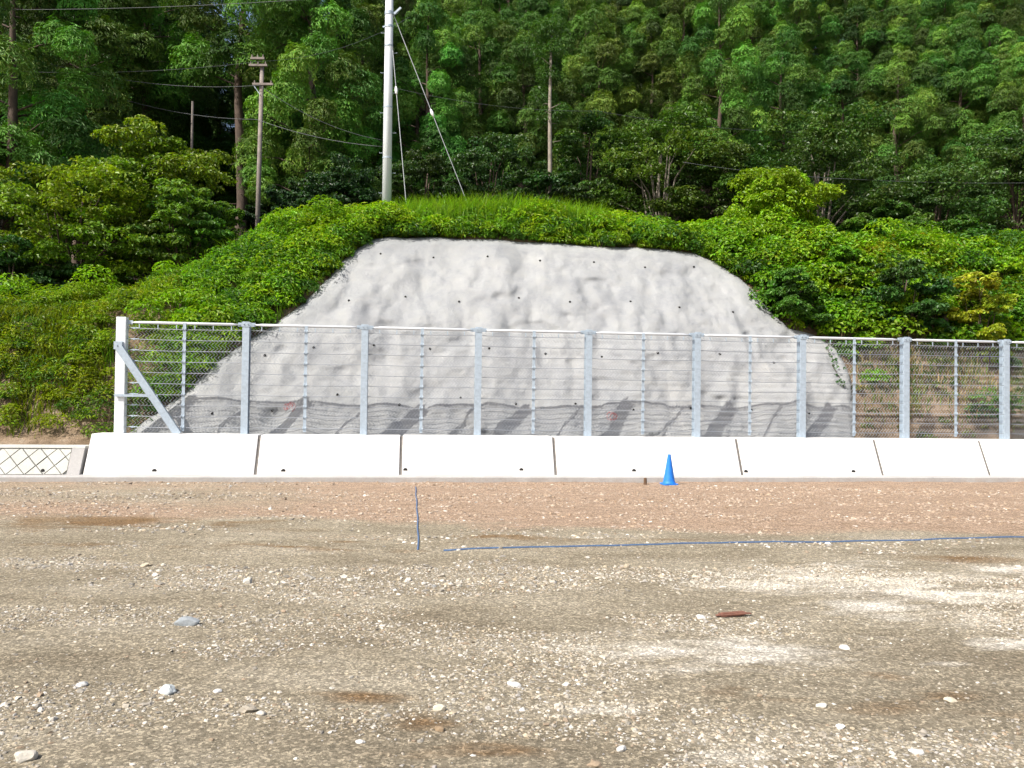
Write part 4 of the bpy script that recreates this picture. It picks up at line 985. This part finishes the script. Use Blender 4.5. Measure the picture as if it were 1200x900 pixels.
def scatter(n, y0, y1, s0, s1, iv, jf, thr, pw=2.2):
    Y = np.sqrt(r.uniform(y0**2, y1**2, n)); X = r.uniform(-0.80, 0.80, n)*Y
    dn = fbm(X*0.55, Y*1.5, 71, 4) + 0.12*np.cos(Y*2.7); rd, wt, pl = ground_masks(X, Y)
    dn = dn - 0.05*sstep(-1.5, 1.0, X)*(1-sstep(12, 13, Y)) + 0.10*pl - 0.30*wt + 0.07*sstep(12.5, 14, Y)
    for a in ((220, 690, 700, 14, .24), (300, 668, 800, 10, .2), (60, 660, 300, 12, .2), (330, 615, 300, 12, .2), (470, 735, 220, 12, .18), (130, 825, 220, 30, .22), (250, 765, 200, 26, .18), (480, 790, 260, 14, .18), (800, 825, 200, 26, .16), (850, 860, 140, 60, .12), (160, 580, 380, 10, .15), (650, 590, 1000, 10, .05)):
        dn = dn + ell(X, Y, *a)
    keep = r.random(n) < np.clip((dn-thr)*7.0, 0.05, 1); X, Y = X[keep], Y[keep]; k = len(X)
    size = s0 + (s1-s0)*r.random(k)**pw
    z = ground_h(X, Y) + size*r.uniform(-0.25, 0.2, k)
    c = SCOL[r.integers(0, len(SCOL), k)]*(0.8+0.4*r.random((k, 1)))
    rd, wt, pl = ground_masks(X, Y)
    c = c*(1-0.45*rd[:, None]) + np.array((0.42, 0.29, 0.20))*0.45*rd[:, None]
    c = c*(1-0.6*pl[:, None]) + np.array((0.66, 0.64, 0.58))*0.6*pl[:, None]
    c *= np.array((0.83, 0.80, 0.75)); wh = r.random(k) < 0.03; c[wh] = np.array((0.54, 0.52, 0.48))*(0.85+0.25*r.random((wh.sum(), 1)))
    return rocks(np.stack([X, Y, z], -1), size, c, r, iv, jf)
gv = Leaves()
gv.add(*scatter(6000, 3.6, 8, 0.007, 0.026, IV1, IF1, 0.46, 2.4))
gv.add(*scatter(90000, 3.6, 11, 0.004, 0.018, IV1, IF1, 0.47, 2.2))
gv.add(*scatter(40000, 8, 19.3, 0.009, 0.04, IV1, IF1, 0.47, 3.2))
gv.add(*scatter(1500, 3.8, 19, 0.02, 0.05, IV2, IF2, 0.56, 2.6))
o = gv.build('gravel', M_stone); tag(o, kind='stuff', label='loose pale crushed stone scattered over the dirt', cat='gravel')
big = [(219, 732, 25, (0.33, 0.36, 0.38), 'large blue-grey rock lying alone on the left gravel'),
       (196, 812, 22, (0.56, 0.60, 0.60), 'pale bluish rock among small stones at lower left'),
       (602, 803, 15, (0.74, 0.73, 0.70), 'white angular stone near the bottom middle of the dirt'),
       (515, 829, 16, (0.66, 0.60, 0.48), 'flat cream stone beside a brown damp patch'),
       (515, 853, 14, (0.30, 0.22, 0.14), 'flat brown stone on the damp patch below the cream stone'),
       (97, 803, 13, (0.70, 0.69, 0.66), 'slanting white stone at lower left, above the gravel cluster'),
       (255, 810, 9, (0.74, 0.73, 0.70), 'small white stone right of the pale bluish rock'),
       (306, 838, 12, (0.55, 0.52, 0.46), 'beige stone right of the small white stone at lower left'),
       (290, 683, 12, (0.68, 0.65, 0.58), 'pale stone at the right end of the stony band on the left'),
       (170, 663, 11, (0.58, 0.50, 0.38), 'tan stone standing above the stony band on the left'),
       (30, 892, 28, (0.62, 0.58, 0.50), 'long flat pale stone in the bottom left corner'),
       (963, 828, 13, (0.74, 0.71, 0.62), 'cream stone above another pale stone at lower right'),
       (985, 851, 11, (0.76, 0.75, 0.72), 'white stone below the cream stone at lower right'),
       (1114, 823, 13, (0.64, 0.57, 0.44), 'tan stone on the damp brown strip at lower right'),
       (1074, 883, 16, (0.74, 0.73, 0.70), 'white stone nearest the bottom edge at lower right'),
       (728, 877, 12, (0.66, 0.65, 0.62), 'pale stone near the bottom edge, right of the middle'),
       (990, 758, 11, (0.74, 0.73, 0.70), 'white stone below the pale gravel patch on the right'),
       (422, 868, 11, (0.70, 0.68, 0.64), 'small flat white stone near the bottom, left of the damp patch'),
       (821, 725, 11, (0.72, 0.70, 0.66), 'pale stone left of the reddish wood scrap')]
for k, (px, py, w_, c_, lab) in enumerate(big):
    p = on_ground(px, py); s = w_/FPX*p.y/2; z = float(ground_h(np.array([p.x]), np.array([p.y]))[0])
    rk = np.random.default_rng(300+k); iv = IV3.copy()
    for q in range(14):                       # chip flat facets off the ball
        nrm = unit(rk.normal(size=(1, 3)))[0]; dpt = iv@nrm; lim = rk.uniform(0.68, 0.9); iv = iv - np.clip(dpt-lim, 0, 9)[:, None]*nrm
    iv = iv*(1+0.02*rk.normal(size=(len(iv), 1))); iv = iv*(1+0.10*np.sin(iv[:, :1]*3.1+k)*np.cos(iv[:, 1:2]*4.3+k)); iv = iv*np.array([1.0+.25*rk.random(), 0.65+.3*rk.random(), 0.45+.3*rk.random()])*s
    ob = mesh_np('rock', iv, IF3, M_stone, None, np.broadcast_to(np.array(c_)*0.74, (len(iv), 3)), False)
    ob.location = (p.x, p.y, z + s*0.2); ob.rotation_euler = (rk.normal()*.15, rk.normal()*.15, rk.normal()*0.4); tag(ob, lab, 'rock', 'larger stones on the dirt')
